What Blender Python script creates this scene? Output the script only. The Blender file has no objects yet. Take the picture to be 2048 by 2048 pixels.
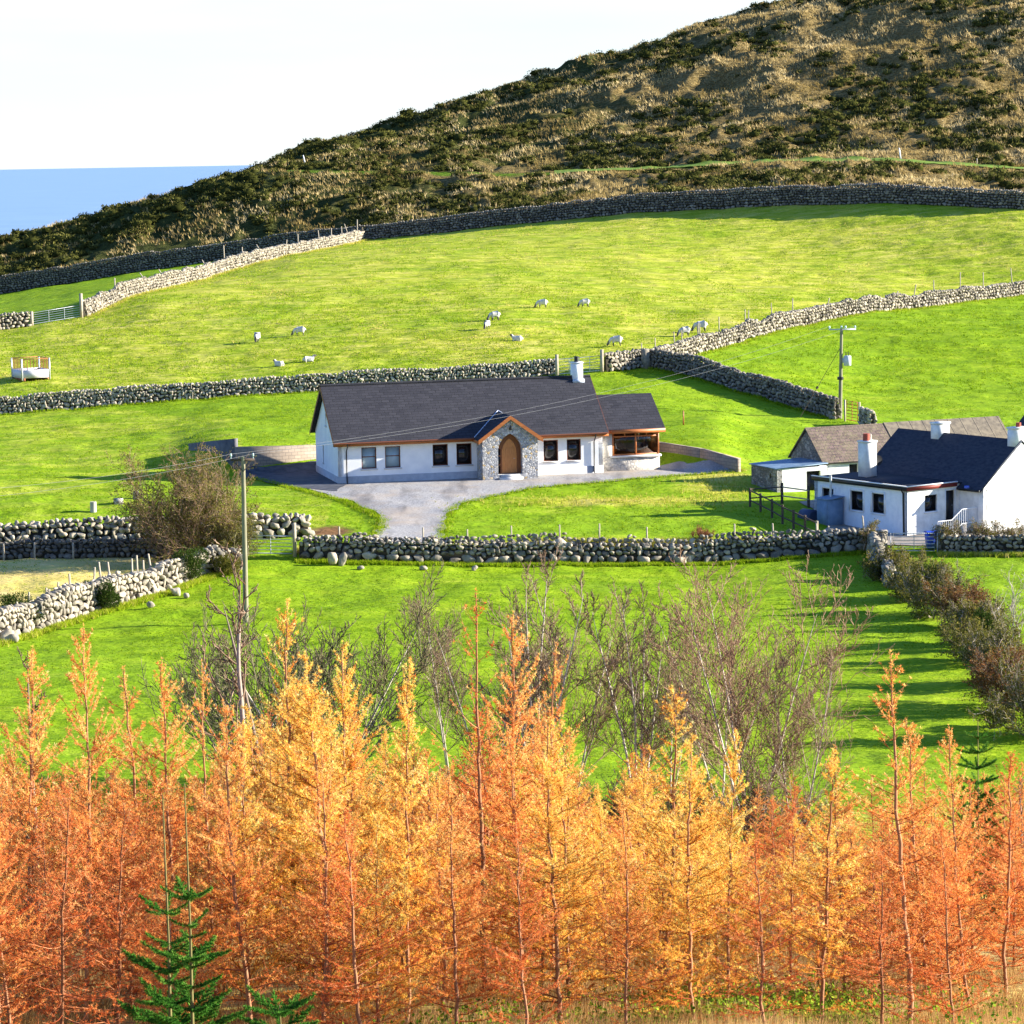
import bpy, bmesh, math, random
import numpy as np
from mathutils import Vector, Matrix, Quaternion
from mathutils.geometry import tessellate_polygon, delaunay_2d_cdt

SC = bpy.context.scene
COL = SC.collection
# ------------------------------------------------------------------ camera, sky, sun, exposure
F = 5807.0                                   # focal length in pixels of the 2048 px photograph
PITCH = math.radians(6.94); ROLL = math.radians(1.0)
cd = bpy.data.cameras.new("camera"); cam = bpy.data.objects.new("camera", cd); COL.objects.link(cam)
cd.sensor_width = 36; cd.lens = 36 * F / 2048; cd.clip_start = 0.5; cd.clip_end = 400000
CM = Matrix.Rotation(math.radians(90) - PITCH, 3, 'X') @ Matrix.Rotation(-ROLL, 3, 'Z')
cam.matrix_world = CM.to_4x4()
SC.camera = cam
SUN_AZ, SUN_EL = math.radians(5.0), math.radians(18.0)     # azimuth counted from +X towards +Y
wd = bpy.data.worlds.new("World"); SC.world = wd; wd.use_nodes = True
wt = wd.node_tree; wt.nodes.clear()
def wn(t, **k):
    n = wt.nodes.new(t)
    for a, b in k.items(): setattr(n, a, b)
    return n
sky = wn('ShaderNodeTexSky', sky_type='NISHITA', sun_disc=False)
sky.sun_elevation = SUN_EL; sky.sun_rotation = math.pi / 2 - SUN_AZ
sky.altitude = 100; sky.air_density = 1.0; sky.dust_density = 0.15; sky.ozone_density = 3.5
bg = wn('ShaderNodeBackground'); bg.inputs[1].default_value = 0.074
out = wn('ShaderNodeOutputWorld')
# thin high cloud over the sky, thicker towards the horizon
tc = wn('ShaderNodeTexCoord'); mp = wn('ShaderNodeMapping'); mp.inputs['Scale'].default_value = (2.2, 2.2, 14)
nz = wn('ShaderNodeTexNoise'); nz.inputs['Scale'].default_value = 2.6; nz.inputs['Detail'].default_value = 6
rp = wn('ShaderNodeValToRGB'); rp.color_ramp.elements[0].position = 0.30; rp.color_ramp.elements[1].position = 0.62
rp.color_ramp.elements[0].color = (0.62, 0.62, 0.62, 1); rp.color_ramp.elements[1].color = (1.0, 1.0, 1.0, 1)
mx = wn('ShaderNodeMixRGB'); mx.inputs[2].default_value = (5.1, 4.7, 3.65, 1)
sx = wn('ShaderNodeSeparateXYZ'); mr = wn('ShaderNodeMapRange')
mr.inputs[1].default_value = 0.07; mr.inputs[2].default_value = 0.17; mr.inputs[3].default_value = 1.0; mr.inputs[4].default_value = 0.0
mu = wn('ShaderNodeMath', operation='MULTIPLY')
L = wt.links.new
L(tc.outputs['Generated'], mp.inputs[0]); L(mp.outputs[0], nz.inputs[0]); L(nz.outputs[0], rp.inputs[0])
L(tc.outputs['Generated'], sx.inputs[0]); L(sx.outputs[2], mr.inputs[0])
L(rp.outputs[0], mu.inputs[0]); L(mr.outputs[0], mu.inputs[1])
L(mu.outputs[0], mx.inputs[0]); L(sky.outputs[0], mx.inputs[1]); tint = wn('ShaderNodeMixRGB', blend_type='MULTIPLY'); tint.inputs[0].default_value = 1; tint.inputs[2].default_value = (.80, .93, 1.22, 1); L(mx.outputs[0], tint.inputs[1]); L(tint.outputs[0], bg.inputs[0]); L(bg.outputs[0], out.inputs[0])
sl = bpy.data.lights.new("sun", 'SUN'); sl.energy = 5.0; sl.angle = math.radians(0.5); sl.color = (1.0, 0.93, 0.80)
so = bpy.data.objects.new("sun", sl); COL.objects.link(so)
SD = Vector((math.cos(SUN_EL) * math.cos(SUN_AZ), math.cos(SUN_EL) * math.sin(SUN_AZ), math.sin(SUN_EL)))
so.rotation_euler = SD.to_track_quat('Z', 'Y').to_euler()
SC.view_settings.view_transform = 'Standard'; SC.view_settings.look = 'None'
SC.view_settings.exposure = 1.78; SC.view_settings.gamma = 1.0
SC.cycles.max_bounces = 5; SC.cycles.transparent_max_bounces = 6
SC.cycles.diffuse_bounces = 2; SC.cycles.glossy_bounces = 2; SC.cycles.transmission_bounces = 4
SC.cycles.caustics_reflective = False; SC.cycles.caustics_refractive = False

# ------------------------------------------------------------------ helpers
rng = np.random.default_rng(7)
def ray(u, v):
    d = CM @ Vector(((u - 1024) / F, -(v - 1024) / F, -1.0))
    return np.array(d)
def P(u, v, d):
    r = ray(u, v); return r * (d / r[1])
CMn = np.array(CM)
def project(X):
    c = np.asarray(X) @ CMn                  # = CM^T x
    return 1024 + F * c[..., 0] / -c[..., 2], 1024 - F * c[..., 1] / -c[..., 2]

class MB:
    """collects geometry; build() links it as one mesh object"""
    def __init__(s): s.V = []; s.F = []; s.n = 0; s.tone = []
    def add(s, V, Fc, mi=0, tone=0.5):
        V = np.asarray(V, float).reshape(-1, 3); Fc = np.asarray(Fc, np.int64)
        s.V.append(V); s.F.append((Fc + s.n, mi)); s.n += len(V)
        t = np.empty(len(V)); t[:] = tone; s.tone.append(t)
    def box(s, a, b, mi=0, tone=0.5, M=None):
        x0, y0, z0 = a; x1, y1, z1 = b
        V = np.array([[x0,y0,z0],[x1,y0,z0],[x1,y1,z0],[x0,y1,z0],[x0,y0,z1],[x1,y0,z1],[x1,y1,z1],[x0,y1,z1]], float)
        if M is not None: V = xf(M, V)
        s.add(V, [[0,3,2,1],[4,5,6,7],[0,1,5,4],[1,2,6,5],[2,3,7,6],[3,0,4,7]], mi, tone)
    def tube(s, pts, rad, n=6, mi=0, tone=0.5, caps=True):
        V, Fc = tube_geo(pts, rad, n)
        s.add(V, Fc, mi, tone)
        if caps:
            m = len(pts)
            for ring in (list(range(n))[::-1], list(range((m-1)*n, m*n))):
                c = V[ring].mean(0); k = len(ring)
                W = np.vstack([V[ring], c[None]])
                s.add(W, [[i, (i+1) % k, k] for i in range(k)], mi, tone)
    def prism(s, poly, vec, mi=0, tone=0.5):
        """closed solid: planar 3D polygon swept along vec"""
        p = np.asarray(poly, float); k = len(p); V = np.vstack([p, p + np.asarray(vec, float)])
        tri = tessellate_polygon([[Vector(q) for q in p]])
        Fc = [[a, b, c] for a, b, c in tri] + [[c+k, b+k, a+k] for a, b, c in tri]
        s.add(V, Fc, mi, tone)
        s.add(V, [[i, (i+1) % k, (i+1) % k + k, i + k] for i in range(k)], mi, tone)
    def build(s, name, mats, parent=None, smooth=False, loc=None, normals=True):
        me = mesh_from(name, s.V, s.F, s.tone, smooth)
        for m in (mats if isinstance(mats, (list, tuple)) else [mats]): me.materials.append(m)
        if normals:
            bm = bmesh.new(); bm.from_mesh(me); bmesh.ops.recalc_face_normals(bm, faces=bm.faces); bm.to_mesh(me); bm.free()
        o = bpy.data.objects.new(name, me); COL.objects.link(o)
        if parent is not None: o.parent = parent
        if loc is not None: o.location = loc
        return o
def mesh_from(name, Vs, Fs, tones, smooth):
    V = np.vstack(Vs); me = bpy.data.meshes.new(name)
    me.vertices.add(len(V)); me.vertices.foreach_set('co', V.astype(np.float32).ravel())
    li = np.concatenate([f.ravel() for f, _ in Fs]); tot = np.concatenate([np.full(len(f), f.shape[1]) for f, _ in Fs])
    mi = np.concatenate([np.full(len(f), m) for f, m in Fs])
    st = np.concatenate([[0], np.cumsum(tot)[:-1]])
    me.loops.add(len(li)); me.loops.foreach_set('vertex_index', li.astype(np.int32))
    me.polygons.add(len(tot)); me.polygons.foreach_set('loop_start', st.astype(np.int32)); me.polygons.foreach_set('loop_total', tot.astype(np.int32))
    me.polygons.foreach_set('material_index', mi.astype(np.int32))
    if smooth: me.polygons.foreach_set('use_smooth', np.ones(len(tot), bool))
    at = me.attributes.new('tone', 'FLOAT', 'POINT'); at.data.foreach_set('value', np.concatenate(tones).astype(np.float32))
    me.update(calc_edges=True); me.validate()
    return me
def xf(M, V):
    M = np.asarray(M); return V @ M[:3, :3].T + M[:3, 3]
def norm(v):
    v = np.asarray(v, float); return v / (np.linalg.norm(v, axis=-1, keepdims=True) + 1e-12)
def tube_geo(pts, rad, n):
    pts = np.asarray(pts, float); m = len(pts); rad = np.broadcast_to(np.asarray(rad, float), (m,))
    t = np.empty_like(pts); t[1:-1] = pts[2:] - pts[:-2]; t[0] = pts[1] - pts[0]; t[-1] = pts[-1] - pts[-2]
    t = norm(t); ref = np.array([0.0, 0, 1]) if abs(t[:, 2]).mean() < 0.85 else np.array([1.0, 0, 0])
    a = norm(np.cross(t, ref)); b = np.cross(t, a)
    ph = np.arange(n) * 2 * math.pi / n
    V = pts[:, None] + rad[:, None, None] * (np.cos(ph)[None, :, None] * a[:, None] + np.sin(ph)[None, :, None] * b[:, None])
    i = np.arange(m-1)[:, None] * n; j = np.arange(n)[None]; k = (j + 1) % n
    Fc = np.stack([i + j, i + k, i + n + k, i + n + j], -1).reshape(-1, 4)
    return V.reshape(-1, 3), Fc
def tag(o, label=None, cat=None, group=None, kind=None):
    if label: o['label'] = label
    if cat: o['category'] = cat
    if group: o['group'] = group
    if kind: o['kind'] = kind
    return o
def empty(name, loc=(0, 0, 0), rz=0.0, sc=1.0):
    o = bpy.data.objects.new(name, None); COL.objects.link(o); o.location = loc; o.rotation_euler = (0, 0, rz)
    o.scale = (sc, sc, sc); o.empty_display_size = 0.3; return o
KIDS = {}
def copy_tree(o, parent=None):
    c = o.copy(); COL.objects.link(c)
    if parent is not None: c.parent = parent
    for ch in [q for q in COL.objects if q.parent == o]: copy_tree(ch, c)
    return c

# ------------------------------------------------------------------ materials
def mat(name, base=(.5, .5, .5), rough=.8, spec=.2, metal=0., build=None):
    m = bpy.data.materials.new(name); m.use_nodes = True; nt = m.node_tree; b = nt.nodes['Principled BSDF']
    b.inputs['Base Color'].default_value = (*base, 1); b.inputs['Roughness'].default_value = rough
    b.inputs['Specular IOR Level'].default_value = spec; b.inputs['Metallic'].default_value = metal
    if build: build(nt, b)
    return m
class NT:
    def __init__(s, nt): s.nt = nt; s.l = nt.links.new
    def n(s, t, ins=None, **k):
        n = s.nt.nodes.new(t)
        for a, b in k.items(): setattr(n, a, b)
        for a, b in (ins or {}).items():
            if hasattr(b, 'links') or hasattr(b, 'is_linked'): s.l(b, n.inputs[a])
            else: n.inputs[a].default_value = b
        return n
    def co(s, kind='Object', sc=(1, 1, 1), rot=(0, 0, 0)):
        t = s.n('ShaderNodeTexCoord'); m = s.n('ShaderNodeMapping'); m.inputs['Scale'].default_value = sc; m.inputs['Rotation'].default_value = rot
        s.l(t.outputs[kind], m.inputs[0]); return m.outputs[0]
    def noise(s, vec, scale, det=4, rough=.55, dist=0):
        return s.n('ShaderNodeTexNoise', {'Vector': vec, 'Scale': scale, 'Detail': det, 'Roughness': rough, 'Distortion': dist}).outputs[0]
    def ramp(s, fac, stops, interp='LINEAR'):
        r = s.n('ShaderNodeValToRGB', {0: fac}); e = r.color_ramp.elements; r.color_ramp.interpolation = interp
        while len(e) < len(stops): e.new(.5)
        for q, (p, c) in zip(e, stops): q.position = p; q.color = (*c, 1) if len(c) == 3 else c
        return r.outputs[0]
    def mix(s, fac, a, b, mode='MIX'):
        m = s.n('ShaderNodeMixRGB', blend_type=mode)
        for i, v in ((0, fac), (1, a), (2, b)):
            if hasattr(v, 'is_linked'): s.l(v, m.inputs[i])
            elif i and len(v) == 3: m.inputs[i].default_value = (*v, 1)
            else: m.inputs[i].default_value = v
        return m.outputs[0]
    def math(s, op, a, b=0.0):
        m = s.n('ShaderNodeMath', operation=op)
        for i, v in ((0, a), (1, b)):
            if hasattr(v, 'is_linked'): s.l(v, m.inputs[i])
            else: m.inputs[i].default_value = v
        return m.outputs[0]
    def attr(s, name, out='Fac'): return s.n('ShaderNodeAttribute', attribute_name=name).outputs[out]
    def bump(s, h, strength, dist, b):
        q = s.n('ShaderNodeBump', {'Height': h, 'Strength': strength, 'Distance': dist}); s.l(q.outputs[0], b.inputs['Normal'])
def noisy(c1, c2, scale, bump=0, bd=.02, rough=.8, spec=.2, sc=(1, 1, 1), name='m', kind='Object', det=5, lo=.35, hi=.65, metal=0):
    def f(nt, b):
        N = NT(nt); v = N.co(kind, sc); z = N.noise(v, scale, det)
        N.l(N.ramp(z, [(lo, c1), (hi, c2)]), b.inputs['Base Color'])
        if bump: N.bump(N.noise(v, scale * 2.3, 4), bump, bd, b)
    return mat(name, c1, rough, spec, metal, f)
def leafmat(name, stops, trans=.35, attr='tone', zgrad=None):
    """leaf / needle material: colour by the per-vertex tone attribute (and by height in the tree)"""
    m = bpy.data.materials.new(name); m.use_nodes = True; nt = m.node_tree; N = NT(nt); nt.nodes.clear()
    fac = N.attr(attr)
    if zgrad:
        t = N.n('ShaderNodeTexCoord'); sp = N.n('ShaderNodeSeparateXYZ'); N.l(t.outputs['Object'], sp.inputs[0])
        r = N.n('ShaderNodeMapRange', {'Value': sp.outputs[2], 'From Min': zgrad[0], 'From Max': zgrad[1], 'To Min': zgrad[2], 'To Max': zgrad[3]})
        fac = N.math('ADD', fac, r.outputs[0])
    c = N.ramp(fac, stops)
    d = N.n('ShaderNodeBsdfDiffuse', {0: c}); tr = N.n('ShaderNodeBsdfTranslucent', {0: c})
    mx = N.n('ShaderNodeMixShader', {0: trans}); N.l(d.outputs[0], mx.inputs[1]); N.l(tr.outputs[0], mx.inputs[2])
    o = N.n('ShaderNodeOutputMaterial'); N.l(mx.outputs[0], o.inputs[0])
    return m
def tonemat(name, stops, rough=.85, bump=0, bscale=8, bd=.03, mottle=.25, spec=.15):
    def f(nt, b):
        N = NT(nt); v = N.co('Object'); z = N.noise(v, bscale, 5)
        fac = N.math('ADD', N.attr('tone'), N.math('MULTIPLY', N.math('SUBTRACT', z, .5), mottle))
        N.l(N.ramp(fac, stops), b.inputs['Base Color'])
        if bump: N.bump(z, bump, bd, b)
    return mat(name, stops[0][1], rough, spec, 0, f)

M = {}
M['render_white'] = noisy((.74, .75, .76), (.84, .84, .83), 1.3, .08, .004, .9, .1, name='render_white')
M['whitewash'] = noisy((.66, .66, .64), (.85, .85, .83), 2.0, .3, .008, .9, .1, name='whitewash')
M['shade_blue_render'] = noisy((.70, .74, .80), (.80, .83, .87), 3.0, .6, .015, .9, .1, name='pebbledash_render')  # white wing wall, its bluish shade mixed into the render colour
M['plinth'] = noisy((.40, .40, .42), (.50, .50, .50), 3, .2, .01, name='plinth_grey')
M['concrete'] = noisy((.36, .33, .29), (.50, .46, .40), 1.2, .4, .02, name='concrete')
M['brown'] = noisy((.34, .10, .025), (.44, .15, .04), 2.0, 0, sc=(1, 1, 6), rough=.5, spec=.4, name='stained_timber')
M['door_wood'] = noisy((.42, .16, .045), (.52, .22, .07), 3.0, .1, .01, sc=(8, 8, 1), rough=.5, spec=.4, name='door_wood')
M['dark_frame'] = mat('dark_frame', (.17, .055, .025), .5, .4)
M['sill'] = mat('sill_stone', (.58, .57, .55), .8)
M['glass'] = mat('window_glass', (.012, .011, .012), .08, .5)
M['glass_blind'] = mat('window_blind', (.26, .36, .42), .25, .5)
M['black'] = mat('black_plastic', (.012, .012, .014), .4, .4)
M['white_paint'] = mat('white_paint', (.80, .80, .80), .4, .4)
M['galv'] = noisy((.42, .44, .46), (.60, .62, .64), 6, 0, rough=.45, spec=.5, name='galvanised', metal=.3)
M['rust'] = noisy((.22, .07, .03), (.42, .17, .08), 8, .2, .01, name='rusty_metal')
M['red_paint'] = mat('red_paint', (.45, .03, .03), .5, .4)
M['lead'] = mat('lead_flashing', (.50, .55, .66), .45, .5)
M['post'] = noisy((.30, .25, .18), (.48, .42, .32), 5, .3, .01, sc=(6, 6, 1), name='weathered_post')
M['pole'] = noisy((.17, .155, .10), (.28, .265, .18), 2, .2, .01, sc=(8, 8, .6), name='pole_timber')
M['rail'] = noisy((.05, .035, .025), (.12, .09, .07), 5, .3, .01, sc=(3, 3, 3), name='dark_rail')
M['blue_bin'] = mat('blue_bin', (.02, .07, .50), .4, .4)
M['shed_blue'] = noisy((.14, .22, .33), (.20, .29, .40), 2, .1, .01, name='painted_shed', rough=.6)
M['ceramic'] = mat('insulator', (.55, .72, .78), .2, .6)
M['wire'] = mat('wire', (.16, .16, .17), .4, .4)
M['red_pot'] = mat('clay_pot', (.36, .08, .05), .7)
def slate(c1, c2, c3, w=.5, h=.22, bump=.5, lich=None, name='slate'):
    def f(nt, b):
        N = NT(nt); t = N.n('ShaderNodeTexCoord'); s = N.n('ShaderNodeSeparateXYZ'); N.l(t.outputs['Object'], s.inputs[0])
        cb = N.n('ShaderNodeCombineXYZ', {0: s.outputs[0], 1: N.math('MULTIPLY', s.outputs[2], 1.45)})
        br = N.n('ShaderNodeTexBrick', {'Vector': cb.outputs[0], 'Color1': (*c1, 1), 'Color2': (*c2, 1), 'Mortar': (*c3, 1), 'Scale': 1.0, 'Mortar Size': .02, 'Brick Width': w, 'Row Height': h, 'Bias': 0.0})
        v = N.co('Object'); z = N.noise(v, 1.5, 6)
        col = N.mix(N.ramp(z, [(.4, (0, 0, 0)), (.7, (.4, .4, .4))]), br.outputs[0], lich or c2)
        if lich: 
            z2 = N.noise(v, 9, 5); col = N.mix(N.ramp(z2, [(.55, (0, 0, 0)), (.62, (.8, .8, .8))]), col, lich)
        N.l(col, b.inputs['Base Color'])
        N.bump(N.math('MULTIPLY', br.outputs[1], -1.0), bump, .02, b)
    return mat(name, c1, .75, .25, 0, f)
M['slate'] = slate((.026, .026, .034), (.044, .043, .052), (.015, .015, .018), name='slate_roof')
M['slate_farm'] = slate((.022, .028, .045), (.040, .046, .062), (.02, .022, .03), name='slate_farm')
M['slate_old'] = slate((.11, .075, .065), (.19, .13, .115), (.06, .05, .045), .35, .25, .6, (.24, .21, .11), name='slate_old')
M['sheet_roof'] = noisy((.13, .11, .085), (.24, .20, .14), 3, .5, .02, name='sheet_roof')
def voro_stone(name, stops, scale, mortar, bd=.05):
    def f(nt, b):
        N = NT(nt); v = N.co('Object', (1, 1, 1.25))
        vo = N.n('ShaderNodeTexVoronoi', {'Vector': v, 'Scale': scale}); ve = N.n('ShaderNodeTexVoronoi', {'Vector': v, 'Scale': scale}, feature='DISTANCE_TO_EDGE')
        sp = N.n('ShaderNodeSeparateColor', {0: vo.outputs['Color']})
        c = N.ramp(sp.outputs[0], stops); z = N.noise(v, scale * 3, 4)
        c = N.mix(.25, c, N.ramp(z, [(.3, (.2, .2, .2)), (.7, (.9, .88, .85))]), 'MULTIPLY')
        e = N.ramp(ve.outputs['Distance'], [(.0, (1, 1, 1)), (.07, (0, 0, 0))])
        N.l(N.mix(e, c, mortar), b.inputs['Base Color'])
        N.bump(N.ramp(ve.outputs['Distance'], [(.0, (0, 0, 0)), (.16, (1, 1, 1))]), 1.0, bd, b)
    return mat(name, (.4, .4, .4), .85, .15, 0, f)
M['porch_stone'] = voro_stone('porch_stone', [(.1, (.30, .31, .34)), (.45, (.48, .48, .49)), (.8, (.62, .61, .60)), (.93, (.55, .40, .20))], 5.6, (.22, .21, .20), .02)
M['dado_stone'] = voro_stone('dado_stone', [(.1, (.42, .38, .33)), (.5, (.60, .56, .50)), (.9, (.70, .62, .50))], 4.5, (.34, .31, .27), .015)
M['rubble'] = voro_stone('rubble_gable', [(.1, (.20, .18, .15)), (.5, (.30, .27, .22)), (.9, (.40, .36, .30))], 3.5, (.14, .12, .10))
def blocks(name, c1, c2, m_):
    def f(nt, b):
        N = NT(nt); t = N.n('ShaderNodeTexCoord'); s = N.n('ShaderNodeSeparateXYZ'); N.l(t.outputs['Object'], s.inputs[0])
        cb = N.n('ShaderNodeCombineXYZ', {0: s.outputs[0], 1: s.outputs[2]})
        br = N.n('ShaderNodeTexBrick', {'Vector': cb.outputs[0], 'Color1': (*c1, 1), 'Color2': (*c2, 1), 'Mortar': (*m_, 1), 'Scale': 1.0, 'Mortar Size': .02, 'Brick Width': .45, 'Row Height': .225})
        z = N.noise(N.co('Object'), 1.1, 5)
        N.l(N.mix(.5, br.outputs[0], N.ramp(z, [(.3, (.55, .5, .45)), (.7, (1, 1, 1))]), 'MULTIPLY'), b.inputs['Base Color'])
        N.bump(N.math('MULTIPLY', br.outputs[1], -1.0), .4, .01, b)
    return mat(name, c1, .9, .1, 0, f)
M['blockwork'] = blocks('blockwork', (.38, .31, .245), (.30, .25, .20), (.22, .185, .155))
STONE = [(.0, (.09, .08, .07)), (.35, (.19, .17, .135)), (.6, (.30, .265, .205)), (.85, (.42, .36, .265)), (1.0, (.50, .44, .345))]
M['stone'] = tonemat('field_stone', STONE, bump=.6, bscale=6, bd=.04, mottle=.85)
M['core'] = mat('wall_core', (.05, .045, .035), .95, 0)
# ------------------------------------------------------------------ the lie of the land
# knot curves running across the valley, each a list of (screen column at that depth, depth, height or ('v', row))
def K(u, d, z=None, v=None):
    if v is not None: p = P(u, v, d); return (1024 + F * p[0] / d, d, p[2])
    return (u, d, z)
FLAT = [-600, 2650]
CURVES = [
    [K(0, 1, -1.7)], [K(0, 20, -6.2)], [K(0, 38, -12.2)],
    [K(-600, 50, -15.9), K(600, 50, -16.1), K(1400, 50, -15.8), K(2650, 50, -16.1)],
    [K(0, 62, -18.7), K(1000, 62, -18.5), K(2048, 62, -18.7)],
    [K(0, 76, -20.7)], [K(0, 92, -21.9)], [K(0, 112, -22.5)], [K(0, 142, -22.8)],
    [K(0, 161.5, v=1125), K(600, 162, v=1118), K(1024, 162.6, v=1131), K(1400, 163.8, v=1127), K(1740, 164.0, -22.6), K(2048, 162.8, -22.5)],
    [K(0, 164.5, -22.1), K(600, 163.2, -21.95), K(1024, 163.7, -21.9), K(1400, 164.9, -21.95), K(1740, 165.2, -22.4), K(2048, 164.5, -22.4)],
    [K(0, 172, -21.7), K(600, 172, -21.55), K(1024, 172, -21.5), K(1500, 172, -21.55), K(1700, 172, -22.2), K(2048, 172, -22.2)],
    [K(0, 180, v=1000), K(300, 180, v=1000), K(600, 180, -20.95), K(1024, 180, -21.05), K(1300, 180, -21.1), K(1500, 180, -21.3), K(1700, 180, -21.6), K(2048, 180, -21.6)],
    [K(0, 185.5, -20.3), K(300, 185.5, -20.4), K(560, 185.5, -20.78), K(1380, 185.5, -20.80), K(1600, 186, -21.2), K(2048, 186, -21.3)],
    [K(0, 200, -20.2), K(380, 193, -20.3), K(440, 192.6, -20.8), K(650, 194.5, -20.8), K(760, 200, -20.78), K(1240, 200, -20.78), K(1330, 192, -20.8), K(1440, 189, -20.8), K(1490, 190, -20.75), K(1600, 200, -20.4), K(2048, 200, -20.6)],
    [K(0, 208, -19.9), K(350, 201, -19.7), K(440, 197, -19.1), K(650, 199.5, -19.0), K(760, 208, -19.3), K(1240, 208, -19.3), K(1330, 199, -19.6), K(1440, 194, -19.75), K(1500, 198, -20.1), K(1700, 208, -20.0), K(2048, 208, -20.3)],
    [K(0, 235, v=818), K(300, 235, v=800), K(600, 235, v=783), K(1024, 235, v=765), K(1150, 235, v=755), K(1300, 235, -17.6), K(1500, 235, -18.3), K(1750, 235, -19.4), K(2048, 235, -19.6)],
    [K(0, 268, v=700), K(300, 268, -16.2), K(600, 268, -15.7), K(1024, 268, -15.1), K(1300, 268, -15.6), K(1600, 268, -15.9), K(2048, 268, -16.2)],
    [K(0, 305, -15.7), K(300, 305, -13.3), K(600, 305, -12.8), K(1024, 305, -12.7), K(1300, 305, -13.2), K(1600, 300, -14.3), K(2048, 300, -15.2)],
    [K(0, 350, -16.6), K(300, 350, -13.7), K(600, 350, -11.2), K(1024, 362, v=470), K(1270, 362, v=452), K(1600, 352, v=455), K(2048, 333, v=464)],
    [K(-100, 405, v=602), K(0, 404, v=588), K(300, 402, v=541), K(600, 400, v=497), K(728, 398, v=480), K(850, 394, v=470), K(1024, 388, v=450), K(1270, 378, v=425), K(1590, 366, v=411), K(1800, 358, v=408), K(2048, 348, v=420)],
    [K(-100, 418, v=560), K(0, 418, v=552), K(300, 416, v=512), K(600, 414, v=470), K(728, 412, v=448), K(1024, 402, v=422), K(1270, 392, v=400), K(1590, 380, v=378), K(1800, 372, v=376), K(2048, 362, v=388)],
    [K(-100, 455, v=505), K(0, 455, v=477), K(160, 455, v=441), K(300, 455, v=398), K(424, 455, v=362), K(545, 452, v=341), K(750, 448, v=346), K(1024, 440, v=350), K(1350, 432, v=334), K(1590, 424, v=321), K(1800, 414, v=321), K(2048, 402, v=339)],
    [K(-100, 500, v=600), K(0, 500, v=560), K(160, 500, v=520), K(424, 500, v=440), K(520, 500, v=345), K(570, 505, v=318), K(636, 515, v=297), K(742, 525, v=270), K(848, 540, v=238), K(954, 548, v=201), K(1060, 555, v=164), K(1166, 560, v=132), K(1272, 565, v=101), K(1378, 570, v=64), K(1484, 575, v=32), K(1632, 580, v=0), K(2048, 590, v=-90), K(2400, 600, v=-120)],
    [K(-100, 640, -70), K(424, 640, -50), K(570, 640, -20), K(742, 650, -4), K(1060, 660, 12), K(1484, 670, 24), K(2048, 680, 38)],
    [K(0, 900, -110), K(742, 900, -70), K(1484, 900, -30), K(2048, 900, 0)],
    [K(0, 1600, -130)],
]
CG = np.arange(-600, 2651, 10.0)
DK = []; ZK = []
for cv in CURVES:
    a = np.array(sorted(cv)); d = np.interp(CG, a[:, 0], a[:, 1]); z = np.interp(CG, a[:, 0], a[:, 2])
    ker = np.hanning(11); ker /= ker.sum()
    sm = lambda q: np.convolve(np.pad(q, 5, mode='edge'), ker, 'valid')
    DK.append(sm(d)); ZK.append(sm(z))
DK = np.array(DK); ZK = np.array(ZK)
YG = np.concatenate([np.arange(1, 480, .5), np.arange(480, 1600.1, 4)])
def pchip(x, y, q):
    h = np.diff(x); s = np.diff(y) / h; m = np.zeros_like(y)
    ok = s[:-1] * s[1:] > 0; w1 = 2 * h[1:] + h[:-1]; w2 = h[1:] + 2 * h[:-1]
    with np.errstate(divide='ignore', invalid='ignore'): mm = (w1 + w2) / (w1 / s[:-1] + w2 / s[1:])
    m[1:-1][ok] = mm[ok]; m[0] = s[0]; m[-1] = s[-1]
    i = np.clip(np.searchsorted(x, q) - 1, 0, len(h) - 1); t = np.clip((q - x[i]) / h[i], 0, 1)
    return (2*t**3-3*t**2+1)*y[i] + (t**3-2*t**2+t)*h[i]*m[i] + (-2*t**3+3*t**2)*y[i+1] + (t**3-t**2)*h[i]*m[i+1]
ZT = np.array([pchip(DK[:, i], ZK[:, i], YG) for i in range(len(CG))])
def hash2(i, j, s):
    n = (i * 374761393 + j * 668265263 + s * 974634777) & 0xffffffff
    n = ((n ^ (n >> 13)) * 1274126177) & 0xffffffff
    return ((n ^ (n >> 16)) & 0xffffff) / float(0xffffff)
def vnoise(x, y, s=0):
    i = np.floor(x).astype(np.int64); j = np.floor(y).astype(np.int64); a = x - i; b = y - j
    a = a*a*(3-2*a); b = b*b*(3-2*b)
    return (hash2(i, j, s)*(1-a)*(1-b) + hash2(i+1, j, s)*a*(1-b) + hash2(i, j+1, s)*(1-a)*b + hash2(i+1, j+1, s)*a*b) * 2 - 1
def fbm(x, y, s=0, o=3):
    r = 0; a = 1.0
    for k in range(o): r = r + a * vnoise(x * 2**k, y * 2**k, s + k); a *= .5
    return r
def col_of(x, y): return 1024 + F * x / np.maximum(y, 38)
def Traw(x, y):
    x = np.asarray(x, float); y = np.asarray(y, float)
    c = np.clip(col_of(x, y), -600, 2649.9); fi = (c + 600) / 10; i = np.floor(fi).astype(int); a = fi - i
    yy = np.clip(y, 1, 1599.9); j = np.clip(np.searchsorted(YG, yy) - 1, 0, len(YG) - 2); b = (yy - YG[j]) / (YG[j+1] - YG[j])
    return ZT[i, j]*(1-a)*(1-b) + ZT[i+1, j]*a*(1-b) + ZT[i, j+1]*(1-a)*b + ZT[i+1, j+1]*a*b
HO = np.array([-11.2, 187.0]); HA = math.radians(14.0)      # bungalow: front left corner and heading of its front
FO = np.array([23.05, 168.0]); FA = math.radians(35.0)     # farmhouse: corner nearest the camera
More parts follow.
